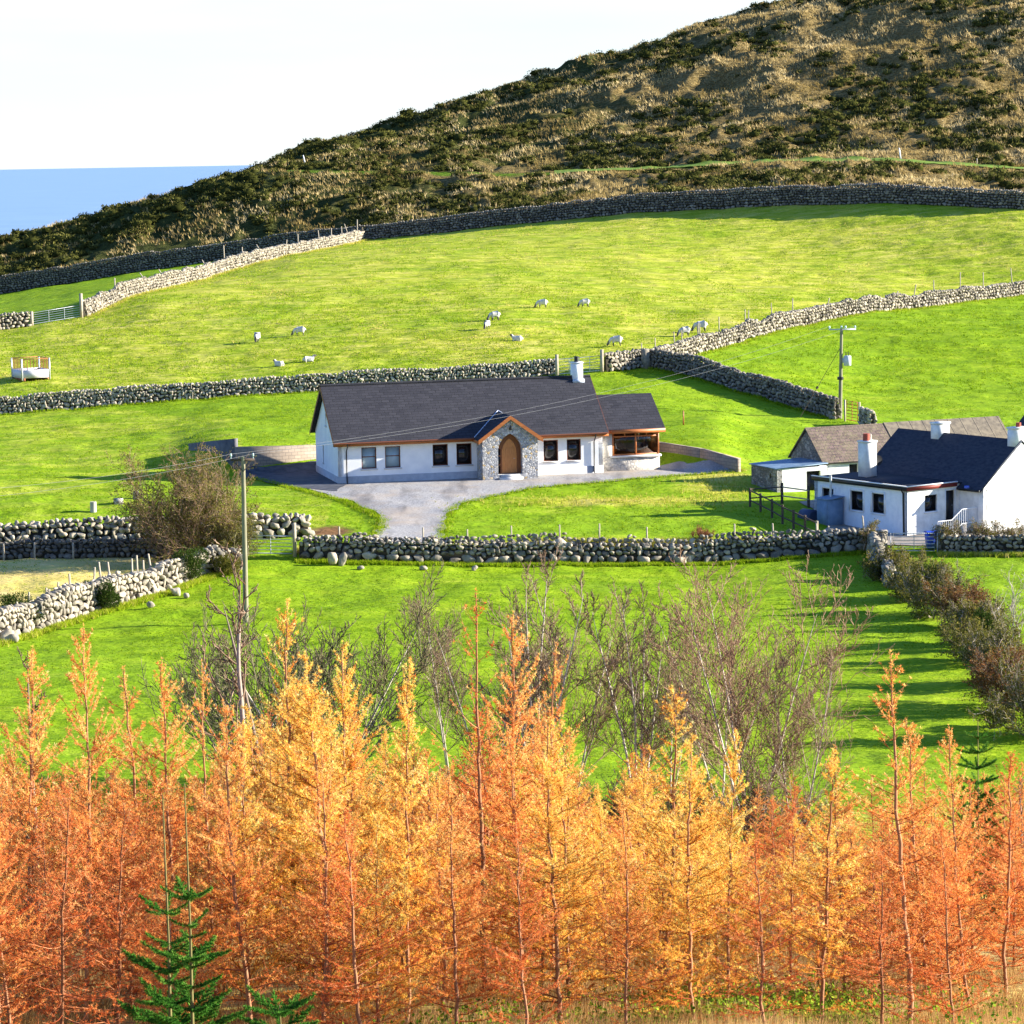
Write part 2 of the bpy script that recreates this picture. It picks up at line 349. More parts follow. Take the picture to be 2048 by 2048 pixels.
def loc2(x, y, O, A):
    dx = x - O[0]; dy = y - O[1]; return dx*math.cos(A) + dy*math.sin(A), -dx*math.sin(A) + dy*math.cos(A)
def T(x, y):
    x = np.asarray(x, float); y = np.asarray(y, float)
    z = Traw(x, y)
    # lumps, kept away from the house pads
    a, b = loc2(x, y, HO, HA); pad = np.clip(np.maximum(np.maximum(-6 - a, a - 26), np.maximum(-3 - b, b - 11)) / 4, 0, 1)
    a, b = loc2(x, y, FO, FA); pad = np.minimum(pad, np.clip(np.maximum(np.maximum(-4 - a, a - 20), np.maximum(-6 - b, b - 16)) / 4, 0, 1))
    amp = np.where(y < 150, .10, .16) * pad
    z = z + amp * fbm(x / 5.0, y / 5.0, 3, 3) * .6 + .05 * pad * fbm(x / 1.3, y / 1.3, 11, 2)
    hill = np.clip((y - np.interp(col_of(x, y), CG, DK[-7]) - 1) / 12, 0, 1)
    dt_ = y - np.interp(col_of(x, y), CG, DK[-5]); hill = hill * (1 - .93*np.exp(-(dt_/3.5)**4))
    z = z + hill * (.9 * fbm(x / 9.0, y / 12.0, 21, 4) * np.clip((y - 440) / 60 + .4, .4, 1.4) + .55 * fbm(x / 3.0, y / 3.4, 31, 3))
    return z
KC = lambda x, y: np.interp(col_of(x, y), CG, DK[-7])
def G(u, v, lo=36, hi=1500):
    """where the view ray of photograph pixel (u, v) meets the land"""
    r = ray(u, v); d = np.concatenate([np.arange(lo, 480, .25), np.arange(480, hi, 2)]); p = r[None] * (d / r[1])[:, None]
    h = p[:, 2] - Traw(p[:, 0], p[:, 1]); k = np.argmax(h < 0)
    if h[k] >= 0: k = len(d) - 1
    q = p[k]; return np.array([q[0], q[1], float(T(q[0], q[1]))])
def XY(u, d, v=700):
    p = P(u, v, d); return np.array([p[0], p[1], float(T(p[0], p[1]))])

# ------------------------------------------------------------------ ground materials
def grass_mat():
    m = bpy.data.materials.new('meadow_grass'); m.use_nodes = True; nt = m.node_tree; b = nt.nodes['Principled BSDF']; N = NT(nt)
    b.inputs['Roughness'].default_value = .9; b.inputs['Specular IOR Level'].default_value = .05
    v = N.co('Object', (.45, 1.0, 1)); vf = N.co('Object', (1, 1.6, 1))
    big = N.noise(v, .08, 4); mid = N.noise(v, .55, 5); fine = N.noise(vf, 3.2, 5, .7); ff = N.noise(vf, 11, 3, .7)
    z = N.n('ShaderNodeSeparateColor', {0: N.attr('zone', 'Color')})
    vivid = N.ramp(N.math('ADD', N.math('MULTIPLY', fine, .6), N.math('MULTIPLY', mid, .4)), [(.34, (.065, .130, .004)), (.46, (.170, .285, .006)), (.57, (.260, .370, .010)), (.72, (.38, .45, .03))])
    vivid = N.mix(N.ramp(big, [(.4, (0, 0, 0)), (.65, (.5, .5, .5))]), vivid, (.20, .34, .014))
    dryg = N.ramp(N.math('ADD', N.math('MULTIPLY', fine, .5), N.math('MULTIPLY', mid, .5)), [(.33, (.16, .21, .010)), (.46, (.34, .38, .022)), (.58, (.47, .46, .06)), (.70, (.64, .53, .18))])
    straw = N.ramp(N.math('ADD', N.math('MULTIPLY', ff, .5), N.math('MULTIPLY', mid, .5)), [(.34, (.34, .27, .07)), (.5, (.66, .50, .17)), (.66, (.82, .64, .30))])
    soil = N.ramp(fine, [(.35, (.10, .05, .02)), (.65, (.30, .16, .07))])
    f1 = N.math('ADD', z.outputs[0], N.math('MULTIPLY', N.math('SUBTRACT', mid, .5), .6))
    c = N.mix(N.ramp(f1, [(.1, (0, 0, 0)), (.55, (1, 1, 1))]), vivid, dryg)
    c = N.mix(N.ramp(f1, [(.62, (0, 0, 0)), (.95, (1, 1, 1))]), c, straw)
    f2 = N.math('ADD', z.outputs[1], N.math('MULTIPLY', N.math('SUBTRACT', fine, .5), .9))
    c = N.mix(N.ramp(f2, [(.35, (0, 0, 0)), (.6, (1, 1, 1))]), c, soil)
    tan = N.noise(N.co('Object', (.35, 1.2, 1)), .9, 6, .6)
    c = N.mix(N.math('MULTIPLY', N.ramp(tan, [(.50, (0, 0, 0)), (.62, (1, 1, 1))]), z.outputs[0]), c, (.60, .51, .15))
    N.l(c, b.inputs['Base Color'])
    h = N.math('ADD', N.math('MULTIPLY', N.noise(vf, 2.0, 5, .65), 1.0), N.math('MULTIPLY', N.noise(v, .7, 3), 1.6))
    N.bump(h, .8, .16, b)
    return m
M['grass'] = grass_mat()
def moor_mat():
    def f(nt, b):
        N = NT(nt); v = N.co('Object', (.6, 1, 1)); a = N.noise(v, .07, 6, .6); c = N.noise(v, .5, 6, .65); d = N.noise(v, 2.4, 4, .7)
        tan = N.ramp(d, [(.3, (.12, .085, .025)), (.5, (.28, .20, .075)), (.7, (.46, .35, .155))])
        ol = N.ramp(d, [(.3, (.035, .045, .012)), (.6, (.09, .10, .03)), (.8, (.16, .15, .05))])
        z = N.n('ShaderNodeSeparateColor', {0: N.attr('zone', 'Color')})
        fac = N.math('ADD', N.math('MULTIPLY', a, .5), N.math('MULTIPLY', c, .5))
        fac = N.math('ADD', fac, z.outputs[0])
        cc = N.mix(N.ramp(fac, [(.44, (0, 0, 0)), (.60, (1, 1, 1))]), ol, tan)
        cc = N.mix(N.ramp(N.math('ADD', z.outputs[1], N.math('MULTIPLY', N.math('SUBTRACT', c, .5), .8)), [(.4, (0, 0, 0)), (.6, (1, 1, 1))]), cc, N.ramp(d, [(.3, (.06, .15, .01)), (.7, (.19, .30, .03))]))
        N.l(cc, b.inputs['Base Color']); N.bump(N.math('ADD', d, N.math('MULTIPLY', c, 2.2)), 1.0, 1.1, b)
    return mat('moorland', (.2, .15, .07), .95, .02, 0, f)
M['moor'] = moor_mat()
def gravel_mat():
    def f(nt, b):
        N = NT(nt); v = N.co('Object'); a = N.noise(v, .45, 5); c = N.noise(v, 9, 4, .8)
        s = N.ramp(c, [(.3, (.17, .165, .16)), (.5, (.33, .32, .31)), (.68, (.52, .50, .48))])
        cc = N.mix(N.ramp(a, [(.45, (0, 0, 0)), (.7, (.8, .8, .8))]), s, (.42, .34, .26)); cc = N.mix(N.ramp(N.noise(N.co('Object', (1.6, .35, 1), (0, 0, .25)), .5, 4), [(.5, (0, 0, 0)), (.72, (.7, .7, .7))]), cc, (.14, .13, .125))
        N.l(cc, b.inputs['Base Color']); N.bump(N.math('ADD', c, N.math('MULTIPLY', a, 1.5)), .7, .06, b)
    return mat('gravel', (.3, .3, .3), .9, .1, 0, f)
M['gravel'] = gravel_mat()
M['tarmac'] = noisy((.05, .055, .07), (.10, .105, .12), 2, .4, .02, name='tarmac')
M['yard'] = noisy((.22, .19, .16), (.36, .32, .27), 1.0, .5, .03, name='yard_concrete')
M['track'] = noisy((.10, .19, .012), (.22, .30, .03), 1.5, .6, .05, name='grass_track')

# ------------------------------------------------------------------ wall lines (plan), used for fields and walls
W_front = [XY(588, 162.2), XY(800, 162.4), XY(1024, 162.9), XY(1250, 163.5), XY(1450, 164.1), XY(1600, 164.2), XY(1742, 164.3)]
W_leftrear = [XY(-60, 164.9), XY(150, 165.8), XY(400, 167.0), XY(606, 168.0)]
W_leftdark = [XY(-60, 163.5), XY(200, 163.0), XY(420, 162.3)]
W_lowleft = [G(-40, 1290), G(60, 1262), G(200, 1215), G(330, 1180), G(400, 1148), G(478, 1142)]
W_back = [XY(-60, 231), XY(200, 232.4), XY(500, 234), XY(800, 235.6), XY(1110, 237.5)]
W_backright = [XY(1210, 237), XY(1262, 239), XY(1300, 240)]
W_diag_right = [XY(1300, 240.5), XY(1420, 253), XY(1600, 270), XY(1800, 286), XY(2048, 303), XY(2120, 308)]
W_dark_right = [XY(1302, 240), XY(1380, 236), XY(1460, 230), XY(1560, 223), XY(1640, 217), XY(1672, 215)]
W_dark_stub = [XY(1722, 212.6), XY(1745, 210)]
W_gate_left = [XY(-60, 285), XY(58, 287)]
W_diag_left = [XY(168, 289), XY(300, 307), XY(450, 335), XY(580, 358), XY(680, 380), XY(730, 396)]
W_top = [XY(c, float(np.interp(c, CG, DK[-7]))) for c in (-150, 0, 150, 300, 450, 600, 729)]
W_top2 = [XY(c, float(np.interp(c, CG, DK[-7]))) for c in (733, 850, 1024, 1150, 1270, 1430, 1590, 1700, 1800, 1900, 2048, 2150)]
W_right = [XY(1746, 163.6), XY(1754, 159), XY(1772, 154), XY(1790, 150)]
W_farm = [XY(1886, 162.4), XY(1960, 161.8), XY(2048, 161.3), XY(2130, 161.0)]
def inpoly(x, y, poly):
    x = np.asarray(x); r = np.zeros(x.shape, bool); n = len(poly)
    for i in range(n):
        x0, y0 = poly[i][:2]; x1, y1 = poly[(i+1) % n][:2]
        if y0 == y1: continue
        c = (y0 > y) != (y1 > y); r ^= c & (x < (x1-x0)*(y-y0)/(y1-y0)+x0)
    return r
FAR_R = np.array([400., 400.]); 
field_sheep = W_back + W_backright + W_diag_right + [np.array([120, 400.])] + W_top2[::-1] + W_diag_left[::-1] + [W_gate_left[1], W_gate_left[0], np.array([-80, 285.]), np.array([-60, 234.])]
field_straw = [np.array([-60, 166.])] + W_leftdark + W_lowleft[::-1] + [np.array([-60, 140.])]
field_lawn = [np.array([-60, 170.])] + W_leftrear + [XY(640, 171), XY(660, 181), XY(480, 195), XY(470, 215), W_back[1], np.array([-60, 232.])]
def zone(x, y):
    """dryness, bare soil of the sward at each point"""
    n = fbm(x / 8, y / 8, 77, 3) * .12
    dry = np.full(x.shape, .04)
    dry = np.where(inpoly(x, y, field_sheep), .40 + n, dry)
    dry = np.where(inpoly(x, y, field_straw), .95 + n, dry)
    dry = np.where(inpoly(x, y, field_lawn), .22 + n, dry)
    c = col_of(x, y); bare = np.zeros(x.shape)
    bank = np.clip((100 - y) / 14, 0, 1)                                   # rough ground under the plantation
    dry = np.maximum(dry, bank * .95); bare = np.maximum(bare, bank * .45)
    bare = np.maximum(bare, .80 * np.exp(-(((c - 655) / 62)**2 + ((y - 169.5) / 2.6)**2)))     # spoil beside the drive
    bare = np.maximum(bare, .36 * np.exp(-(((c - 1280) / 700)**4 + ((y - 165.2) / 1.1)**2)))
    isl = np.exp(-(((c - 1230) / 210)**2 + ((y - 178.5) / 1.5)**2)); dry = np.maximum(dry, .8 * isl)
    dry = np.maximum(dry, .75 * np.exp(-(((c - 1440) / 70)**2 + ((y - 186) / 7)**2)))
    bare = np.maximum(bare, .36 * np.exp(-(((c - 200) / 160)**2 + ((y - 178) / 4)**2)))
    return dry, bare
def sheet(name, X, Y, Z, m, attr=None, kind='structure'):
    r, c = X.shape; V = np.stack([X, Y, Z], -1).reshape(-1, 3)
    i = np.arange(r-1)[:, None]*c + np.arange(c-1)[None]; Fc = np.stack([i, i+1, i+1+c, i+c], -1).reshape(-1, 4)
    me = mesh_from(name, [V], [(Fc, 0)], [np.full(len(V), .5)], True); me.materials.append(m)
    if attr is not None:
        a = me.color_attributes.new('zone', 'FLOAT_COLOR', 'POINT'); q = np.ones((len(V), 4), np.float32)
        q[:, 0] = attr[0].ravel(); q[:, 1] = attr[1].ravel(); q[:, 2] = 0; a.data.foreach_set('color', q.ravel())
    o = bpy.data.objects.new(name, me); COL.objects.link(o); tag(o, kind=kind); return o
S = np.concatenate([np.linspace(-1.6, -.22, 24)[:-1], np.linspace(-.22, .22, 560), np.linspace(.22, 1.6, 24)[1:]])
yr = np.concatenate([np.arange(-90, 34, 6.0), np.arange(36, 60, .6), np.arange(60, 180, .33), np.arange(180, 300, .42), np.linspace(300, 370, 170)])
Yr = np.repeat(yr[:, None], len(S), 1); Sx = np.repeat(S[None], len(yr), 0)
for _ in range(3):
    kc = np.interp(1024 + F * Sx, CG, DK[-7]); Yn = np.where(Yr > 300, 300 + (yr[:, None] - 300) * (kc - 300) / 70, yr[:, None])
Xg = Sx * np.maximum(Yn, 38)
Zg = T(Xg, Yn)
sheet('meadow', Xg, Yn, Zg, M['grass'], zone(Xg, Yn))
t = np.concatenate([np.arange(0, 240, 1.3), np.linspace(240, 1190, 46)])
kc = np.interp(1024 + F * S, CG, DK[-7]); Yh = kc[None] + t[:, None]; Xh = S[None] * Yh; Zh = T(Xh, np.minimum(Yh, 1599))
ch = col_of(Xh, Yh)
dryh = np.clip((ch - 900) / 3000, -.12, .22) + .04 * fbm(Xh / 30, Yh / 30, 5, 2) - .12 * np.clip((Yh - 445) / 15, 0, 1) * np.clip((1500 - ch) / 500, 0, 1)
dtr = Yh - np.interp(ch, CG, DK[-5])
grn = .75 * np.exp(-((t[:, None] - 4) / 7)**2) * np.clip((ch - 600) / 600, 0, 1) + .62 * np.exp(-(dtr / 3.5)**2)
sheet('hillside', Xh, Yh, Zh, M['moor'], (dryh, grn))
# the track along the foot of the hill
ct = np.linspace(1120, 2200, 240); yt = np.interp(ct, CG, DK[-5]) + .3
w = np.linspace(-2.0, 2.0, 5); Yt = yt[None] + w[:, None]; Xt = ((ct[None] - 1024) / F) * Yt
sheet('track', Xt, Yt, np.maximum.reduce([T(Xt, Yt), T(Xt, Yt + .8), T(Xt, Yt - .8), T(Xt + .6, Yt), T(Xt - .6, Yt)]) + .06, M['track'])
# the sea
def sea_mat():
    def f(nt, b):
        N = NT(nt); v = N.co('Object', (.004, .02, 1)); z = N.noise(v, 1.0, 6)
        N.l(N.ramp(z, [(.3, (.17, .29, .47)), (.7, (.24, .37, .54))]), b.inputs['Base Color'])
        N.bump(N.noise(N.co('Object', (.02, .06, 1)), 1.0, 4), .5, 3.0, b)
    return mat('sea_water', (.1, .2, .4), .45, .5, 0, f)
M['sea'] = sea_mat()
mb = MB(); a = np.arange(96) * 2 * math.pi / 96; R = [300, 1500, 6000, 30000, 130000]
V = np.concatenate([np.stack([np.cos(a)*r, np.sin(a)*r, np.full(96, -95.0)], -1) for r in R])
Fc = np.concatenate([np.stack([np.arange(96)+k*96, (np.arange(96)+1) % 96+k*96, (np.arange(96)+1) % 96+(k+1)*96, np.arange(96)+(k+1)*96], -1) for k in range(4)])
mb.add(V, Fc); tag(mb.build('sea', M['sea'], normals=False), kind='structure')
# flat sheets draped on the ground: drive, tarmac, yard
def drape(name, pix, m, dz=.05, cell=.5, jit=.38, world=False):
    pts = [np.array(q[:2]) for q in pix] if world else [G(u, v)[:2] for u, v in pix]
    B = []
    for k in range(len(pts)):
        p, q = pts[k], pts[(k+1) % len(pts)]; n = max(1, int(np.linalg.norm(q-p) / cell))
        for i in range(n):
            c = p + (q-p)*i/n; B.append(c + jit*np.array([vnoise(c[0:1]*.9, c[1:2]*.9, 1)[0], vnoise(c[0:1]*.9, c[1:2]*.9, 2)[0]]))
    B = np.array(B); lo = B.min(0); hi = B.max(0); gx, gy = np.meshgrid(np.arange(lo[0], hi[0], cell), np.arange(lo[1], hi[1], cell))
    gx = gx.ravel(); gy = gy.ravel(); k = inpoly(gx, gy, B)
    I = np.stack([gx[k], gy[k]], 1); A = np.vstack([B, I]); n = len(B)
    vs, es, fs, *_ = delaunay_2d_cdt([Vector(q) for q in A], [(i, (i+1) % n) for i in range(n)], [], 1, 1e-4)
    vs = np.array([[q[0], q[1]] for q in vs]); z = T(vs[:, 0], vs[:, 1]) + dz
    mb = MB(); mb.add(np.column_stack([vs, z]), [[a, b, c] for a, b, c in fs])
    return tag(mb.build(name, m, normals=False, smooth=True), kind='structure')
D = 1.06
drape('driveway', [(u*D, v*D) for u, v in [(560, 914), (600, 930), (650, 947), (700, 966), (722, 985), (718, 1003), (700, 1016), (668, 1026), (700, 1031), (850, 1031), (832, 1010), (845, 975), (865, 955), (935, 938), (1000, 922), (1100, 913), (1200, 905), (1300, 897), (1392, 890), (1385, 880), (1300, 877), (1200, 880), (1000, 885), (700, 890), (640, 893), (560, 895)]], M['gravel'])
drape('tarmac', [(u*D, v*D) for u, v in [(448, 892), (478, 906), (520, 915), (560, 921), (640, 930), (650, 895), (610, 880), (500, 882), (450, 884)]], M['tarmac'], .07)
def FW(a, b): return np.array([FO[0] + a*math.cos(FA) - b*math.sin(FA), FO[1] + a*math.sin(FA) + b*math.cos(FA)])
drape('farmyard', [XY(1650, 166.5), XY(1760, 165.2), XY(1900, 164.2), XY(2120, 163.4), XY(2120, 181), XY(1640, 180.5), XY(1600, 179), XY(1645, 174)], M['yard'], .05, .9, .3, True)
# ------------------------------------------------------------------ dry stone walls
def ico(sub):
    bm = bmesh.new(); bmesh.ops.create_icosphere(bm, subdivisions=sub, radius=1.0)
    V = np.array([v.co[:] for v in bm.verts]); Fc = np.array([[v.index for v in f.verts] for f in bm.faces]); bm.free(); return V, Fc
def stone_templates(sub, n, seed, ang=.75):
    r = np.random.default_rng(seed); V, Fc = ico(sub); out = []
    for _ in range(n):
        W = V.copy()
        for _ in range(14):                                      # chop flat facets off a ball: a boulder
            d = norm(r.normal(size=3)); h = r.uniform(.38, ang); s = W @ d
            W = W - np.where(s > h, s - h, 0)[:, None] * d
        W = W / np.abs(W).max(0); W *= 1 + r.normal(size=(len(W), 1)) * .04
        out.append(W)
    return out, Fc
ST2, SF2 = stone_templates(2, 10, 1)
ST1, SF1 = stone_templates(1, 10, 2, .7)
def put_stone(mb, r, c, size, tang, hi, tone, tilt=.35):
    tp = (ST2 if hi else ST1)[r.integers(10)]
    a = r.uniform(-tilt, tilt); b = r.uniform(-.3, .3)
    W = tp * np.asarray(size)
    ca, sa = math.cos(a), math.sin(a); W = np.column_stack([W[:, 0]*ca - W[:, 2]*sa, W[:, 1], W[:, 0]*sa + W[:, 2]*ca])
    cb, sb = math.cos(b), math.sin(b); W = np.column_stack([W[:, 0]*cb - W[:, 1]*sb, W[:, 0]*sb + W[:, 1]*cb, W[:, 2]])
    n = np.array([-tang[1], tang[0]])
    X = c[0] + W[:, 0]*tang[0] + W[:, 1]*n[0]; Y = c[1] + W[:, 0]*tang[1] + W[:, 1]*n[1]
    mb.add(np.column_stack([X, Y, c[2] + W[:, 2]]), SF2 if hi else SF1, 0, tone)
def resample(path, step):
    p = np.array([q[:2] for q in path]); s = np.concatenate([[0], np.cumsum(np.linalg.norm(np.diff(p, axis=0), axis=1))])
    n = max(2, int(s[-1] / step) + 1); t = np.linspace(0, s[-1], n)
    return np.column_stack([np.interp(t, s, p[:, 0]), np.interp(t, s, p[:, 1])]), s[-1]
def stone_wall(path, h, size, label, hi=True, thick=.6, seed=1, name='stone_wall', upright=0., tone=(.15, .95), base=None, ruin=0.1, big=0.0, matn='stone', basez=None):
    r = np.random.default_rng(seed); mb = MB(); hf = h if callable(h) else (lambda t: h)
    pts, Ltot = resample(path, .5); cum = np.linspace(0, Ltot, len(pts))
    def at(s):
        x = np.interp(s, cum, pts[:, 0]); y = np.interp(s, cum, pts[:, 1]); e = .4
        x2 = np.interp(s+e, cum, pts[:, 0]) - np.interp(s-e, cum, pts[:, 0]); y2 = np.interp(s+e, cum, pts[:, 1]) - np.interp(s-e, cum, pts[:, 1])
        return x, y, norm(np.array([x2, y2]))
    def gz(x, y, side, tg):
        q = basez if basez is not None else None
        xx = x - tg[1]*side*thick*.5; yy = y + tg[0]*side*thick*.5
        return float(T(xx, yy)) if q is None else q
    # packed core, painted dark for the shade in the gaps between stones
    cs = np.linspace(0, Ltot, max(2, int(Ltot / 1.0))); C = []
    for s in cs:
        x, y, tg = at(s); n = np.array([-tg[1], tg[0]]); k = thick*.27; z0 = float(T(x, y)); hh = hf(s / Ltot) * .86
        zb = min(gz(x, y, 1, tg), gz(x, y, -1, tg)) - .3; zt = max(gz(x, y, 1, tg), gz(x, y, -1, tg)) * .5 + min(gz(x, y, 1, tg), gz(x, y, -1, tg)) * .5
        zt = min(gz(x, y, 1, tg), gz(x, y, -1, tg)) + hh
        C.append([[x+n[0]*k, y+n[1]*k, zb], [x-n[0]*k, y-n[1]*k, zb], [x-n[0]*k*.7, y-n[1]*k*.7, zt], [x+n[0]*k*.7, y+n[1]*k*.7, zt]])
    C = np.array(C).reshape(-1, 3); m = len(cs); Fc = []
    for i in range(m-1):
        for j in range(4): Fc.append([i*4+j, i*4+(j+1) % 4, i*4+4+(j+1) % 4, i*4+4+j])
    mb.add(C, Fc, 1, .1); mb.add(C[:4], [[0, 1, 2, 3]], 1); mb.add(C[-4:], [[3, 2, 1, 0]], 1)
    for side in (-1, 1):
        z = 0.0; course = 0
        while True:
            sz = size * (1.25 - .45 * min(1, z / max(.2, hf(.5)))) * (1 + big * (course == 0))
            s = r.uniform(0, sz); anyput = False
            while s < Ltot:
                w = sz * r.uniform(.65, 1.5); hgt = sz * r.uniform(.6, 1.05)
                if upright and r.random() < upright: w, hgt = hgt * .7, w * 1.0
                H = hf(s / Ltot) * (1 + ruin * vnoise(np.array([s / 1.7 + seed]), np.array([.5]), seed)[0])
                if z + hgt * .35 < H:
                    x, y, tg = at(s + w/2); n = np.array([-tg[1], tg[0]])
                    bt = thick * .5 * (1 - .25 * z / max(H, .1)) * side + r.normal() * .03
                    zz = gz(x, y, side, tg)
                    put_stone(mb, r, (x + n[0]*bt*.8, y + n[1]*bt*.8, zz + z + sz * .4 + r.normal() * .03), (w*.56, sz * r.uniform(.35, .5), hgt*.56), tg, hi, r.uniform(*tone), .5 if upright else .3)
                    anyput = True
                s += w * 1.0
            z += sz * .78; course += 1
            if not anyput or z > 5: break
    # loose cope stones
    s = 0
    while s < Ltot:
        w = size * r.uniform(.6, 1.3); x, y, tg = at(s); H = hf(s / Ltot) * (1 + ruin * vnoise(np.array([s / 1.7 + seed]), np.array([.5]), seed)[0])
        z0 = .5 * (gz(x, y, 1, tg) + gz(x, y, -1, tg)) if not basez else basez
        z0 = min(gz(x, y, 1, tg), gz(x, y, -1, tg))
        put_stone(mb, r, (x, y, z0 + H), (w*.5, thick*.42, size * r.uniform(.35, .6)), tg, hi, r.uniform(*tone), .6); s += w * 1.05
    o = mb.build(name, [M[matn], M['core']], normals=False, smooth=False)
    o.data.materials[0] = M[matn]
    return tag(o, label, 'stone wall')
G_W = 'dry stone field walls'
def W(*a, **k): o = stone_wall(*a, **k); return o
W(W_front, lambda t: 1.12 + .10*math.sin(t*9), .34, 'low dark boulder wall across the foot of the driveway, fallen rocks at its base', seed=11, big=.45, tone=(.05, .85), ruin=.12)
W(W_leftrear, lambda t: 1.95 - .75*t, .42, 'tall wall of pale rounded boulders behind the reddish hawthorn, below the left lawn', seed=12, tone=(.45, 1.0), thick=.8, big=.2)
W(W_leftdark, .95, .30, 'low shaded stone wall along the top of the straw coloured field', seed=13, tone=(.0, .35))  # stone tones kept very dark to paint in this wall's shade
W(W_lowleft, lambda t: 1.5 - .3*t, .36, 'tumbledown pale stone wall with gorse between straw field and green field', seed=14, ruin=.25, tone=(.35, .95), upright=.3, thick=.9)
W(W_back, 1.32, .30, 'long sunlit stone wall behind the bungalow at the foot of the sheep field', seed=15, tone=(.5, 1.0), upright=.35)
W(W_backright, 1.45, .38, 'short stone wall between the silver field gate and the wall corner', seed=16, tone=(.3, .85), upright=.3)
W(W_diag_right, lambda t: 1.35, .36, 'pale stone wall climbing between the sheep field and the bright green field', seed=17, hi=False, tone=(.25, .95), ruin=.2)
W(W_dark_right, 1.6, .32, 'shaded stone wall running down from the wall corner to the power pole', seed=18, tone=(.05, .6))  # darker stone tones carry part of the shade on this face
W(W_dark_stub, 1.3, .30, 'stub of tumbled stone wall to the right of the red iron gate', seed=19, tone=(.3, .9))
W(W_gate_left, 1.5, .38, 'short end of stone wall left of the far silver gate', seed=20, tone=(.3, .9), hi=False)
W(W_diag_left, lambda t: 1.55 - .1*t, .36, 'pale leaning stone wall with slanted posts climbing to the hill wall', seed=21, hi=False, tone=(.3, .9), upright=.6, ruin=.2)
W(W_top, lambda t: 2.5 - .35*t, .36, 'high dark mountain wall below the heather at the far left', seed=22, hi=False, tone=(.0, .6), ruin=.08)  # face turned from the sun, its shade partly painted by dark stone tones
W(W_top2, lambda t: 1.9 + .45*math.sin(t*3), .38, 'high dark mountain wall curving along the top of the sheep field under the hill track', seed=23, hi=False, tone=(.0, .6), ruin=.08)  # low stone tones paint in shade on the face away from the sun
W(W_right, lambda t: 1.3 - .5*t, .36, 'broken stone wall with mossy boulders beside the hedge right of the lower field', seed=24, tone=(.1, .8), ruin=.3)
W(W_farm, 1.0, .30, 'low stone wall under the clipped hedge beneath the white farmhouse gable', seed=25, tone=(.0, .8))
# tidy fallen boulders at the foot of the front wall
r_ = np.random.default_rng(5)
for i, (u, v, s, lab) in enumerate([(664, 1128, .42, 'tall upright boulder standing at the left foot of the driveway wall'), (683, 1130, .40, 'rounded boulder leaning beside the tall upright one at the driveway wall'),
        (720, 1137, .30, 'squat grey boulder fallen from the driveway wall, third from its left end'), (845, 1139, .33, 'flat broad boulder lying under the middle left of the driveway wall'),
        (1121, 1122, .62, 'largest pointed slab of granite set in the driveway wall'), (948, 1140, .25, 'small fallen boulder on the grass below the driveway wall'),
        (1358, 1130, .45, 'wide pale boulder at the right foot of the driveway wall'), (1380, 1128, .48, 'tall pale boulder next to the wide one at the right of the driveway wall'),
        (350, 1192, .38, 'dark boulder lying in the grass below the tumbledown gorse wall'), (372, 1197, .25, 'small boulder just right of the dark one below the gorse wall'),
        (300, 1218, .28, 'low mossy boulder at the lower foot of the gorse wall'), (10, 1285, .55, 'big white boulder at the lowest end of the gorse wall'), (26, 1284, .4, 'second white boulder beside the big one at the lowest end of the gorse wall')]):
    mb = MB(); g = G(u, v); flat = .5 if 'flat' in lab or 'squat' in lab else (1.15 if 'tall' in lab or 'pointed' in lab else .75)
    put_stone(mb, r_, (0, 0, s * flat * .62), (s * .85, s * .7, s * flat), np.array([1.0, 0]), True, r_.uniform(.5, .9), .15)
    o = mb.build('boulder', M['stone'], normals=False, loc=tuple(g)); tag(o, lab, 'boulder', 'boulders fallen by the field walls')

# ------------------------------------------------------------------ building helpers (local frame: x along the front, y back, z up)
def plate(mb, outer, holes, o, ax, ay, depth, mi=0, mi_rev=None):
    """flat panel with openings; outline in (a,b) on axes ax, ay from o, thickness depth along its normal (inwards)"""
    o, ax, ay = (np.asarray(q, float) for q in (o, ax, ay)); nrm = np.cross(ax, ay); nrm = -nrm / np.linalg.norm(nrm) * depth
    loops = [outer] + holes; tri = tessellate_polygon([[Vector((a, b, 0)) for a, b in lp] for lp in loops])
    A = np.array([q for lp in loops for q in lp], float); V = o + A[:, :1]*ax + A[:, 1:]*ay; n = len(V)
    mb.add(np.vstack([V, V + nrm]), [[a, b, c] for a, b, c in tri] + [[c+n, b+n, a+n] for a, b, c in tri], mi)
    k = 0
    for li, lp in enumerate(loops):
        m = len(lp); W_ = np.vstack([V[k:k+m], V[k:k+m] + nrm]); k += m
        mb.add(W_, [[i, (i+1) % m, (i+1) % m + m, i + m] for i in range(m)], mi if (li == 0 or mi_rev is None) else mi_rev)
def rect(x0, x1, z0, z1): return [(x0, z0), (x1, z0), (x1, z1), (x0, z1)]
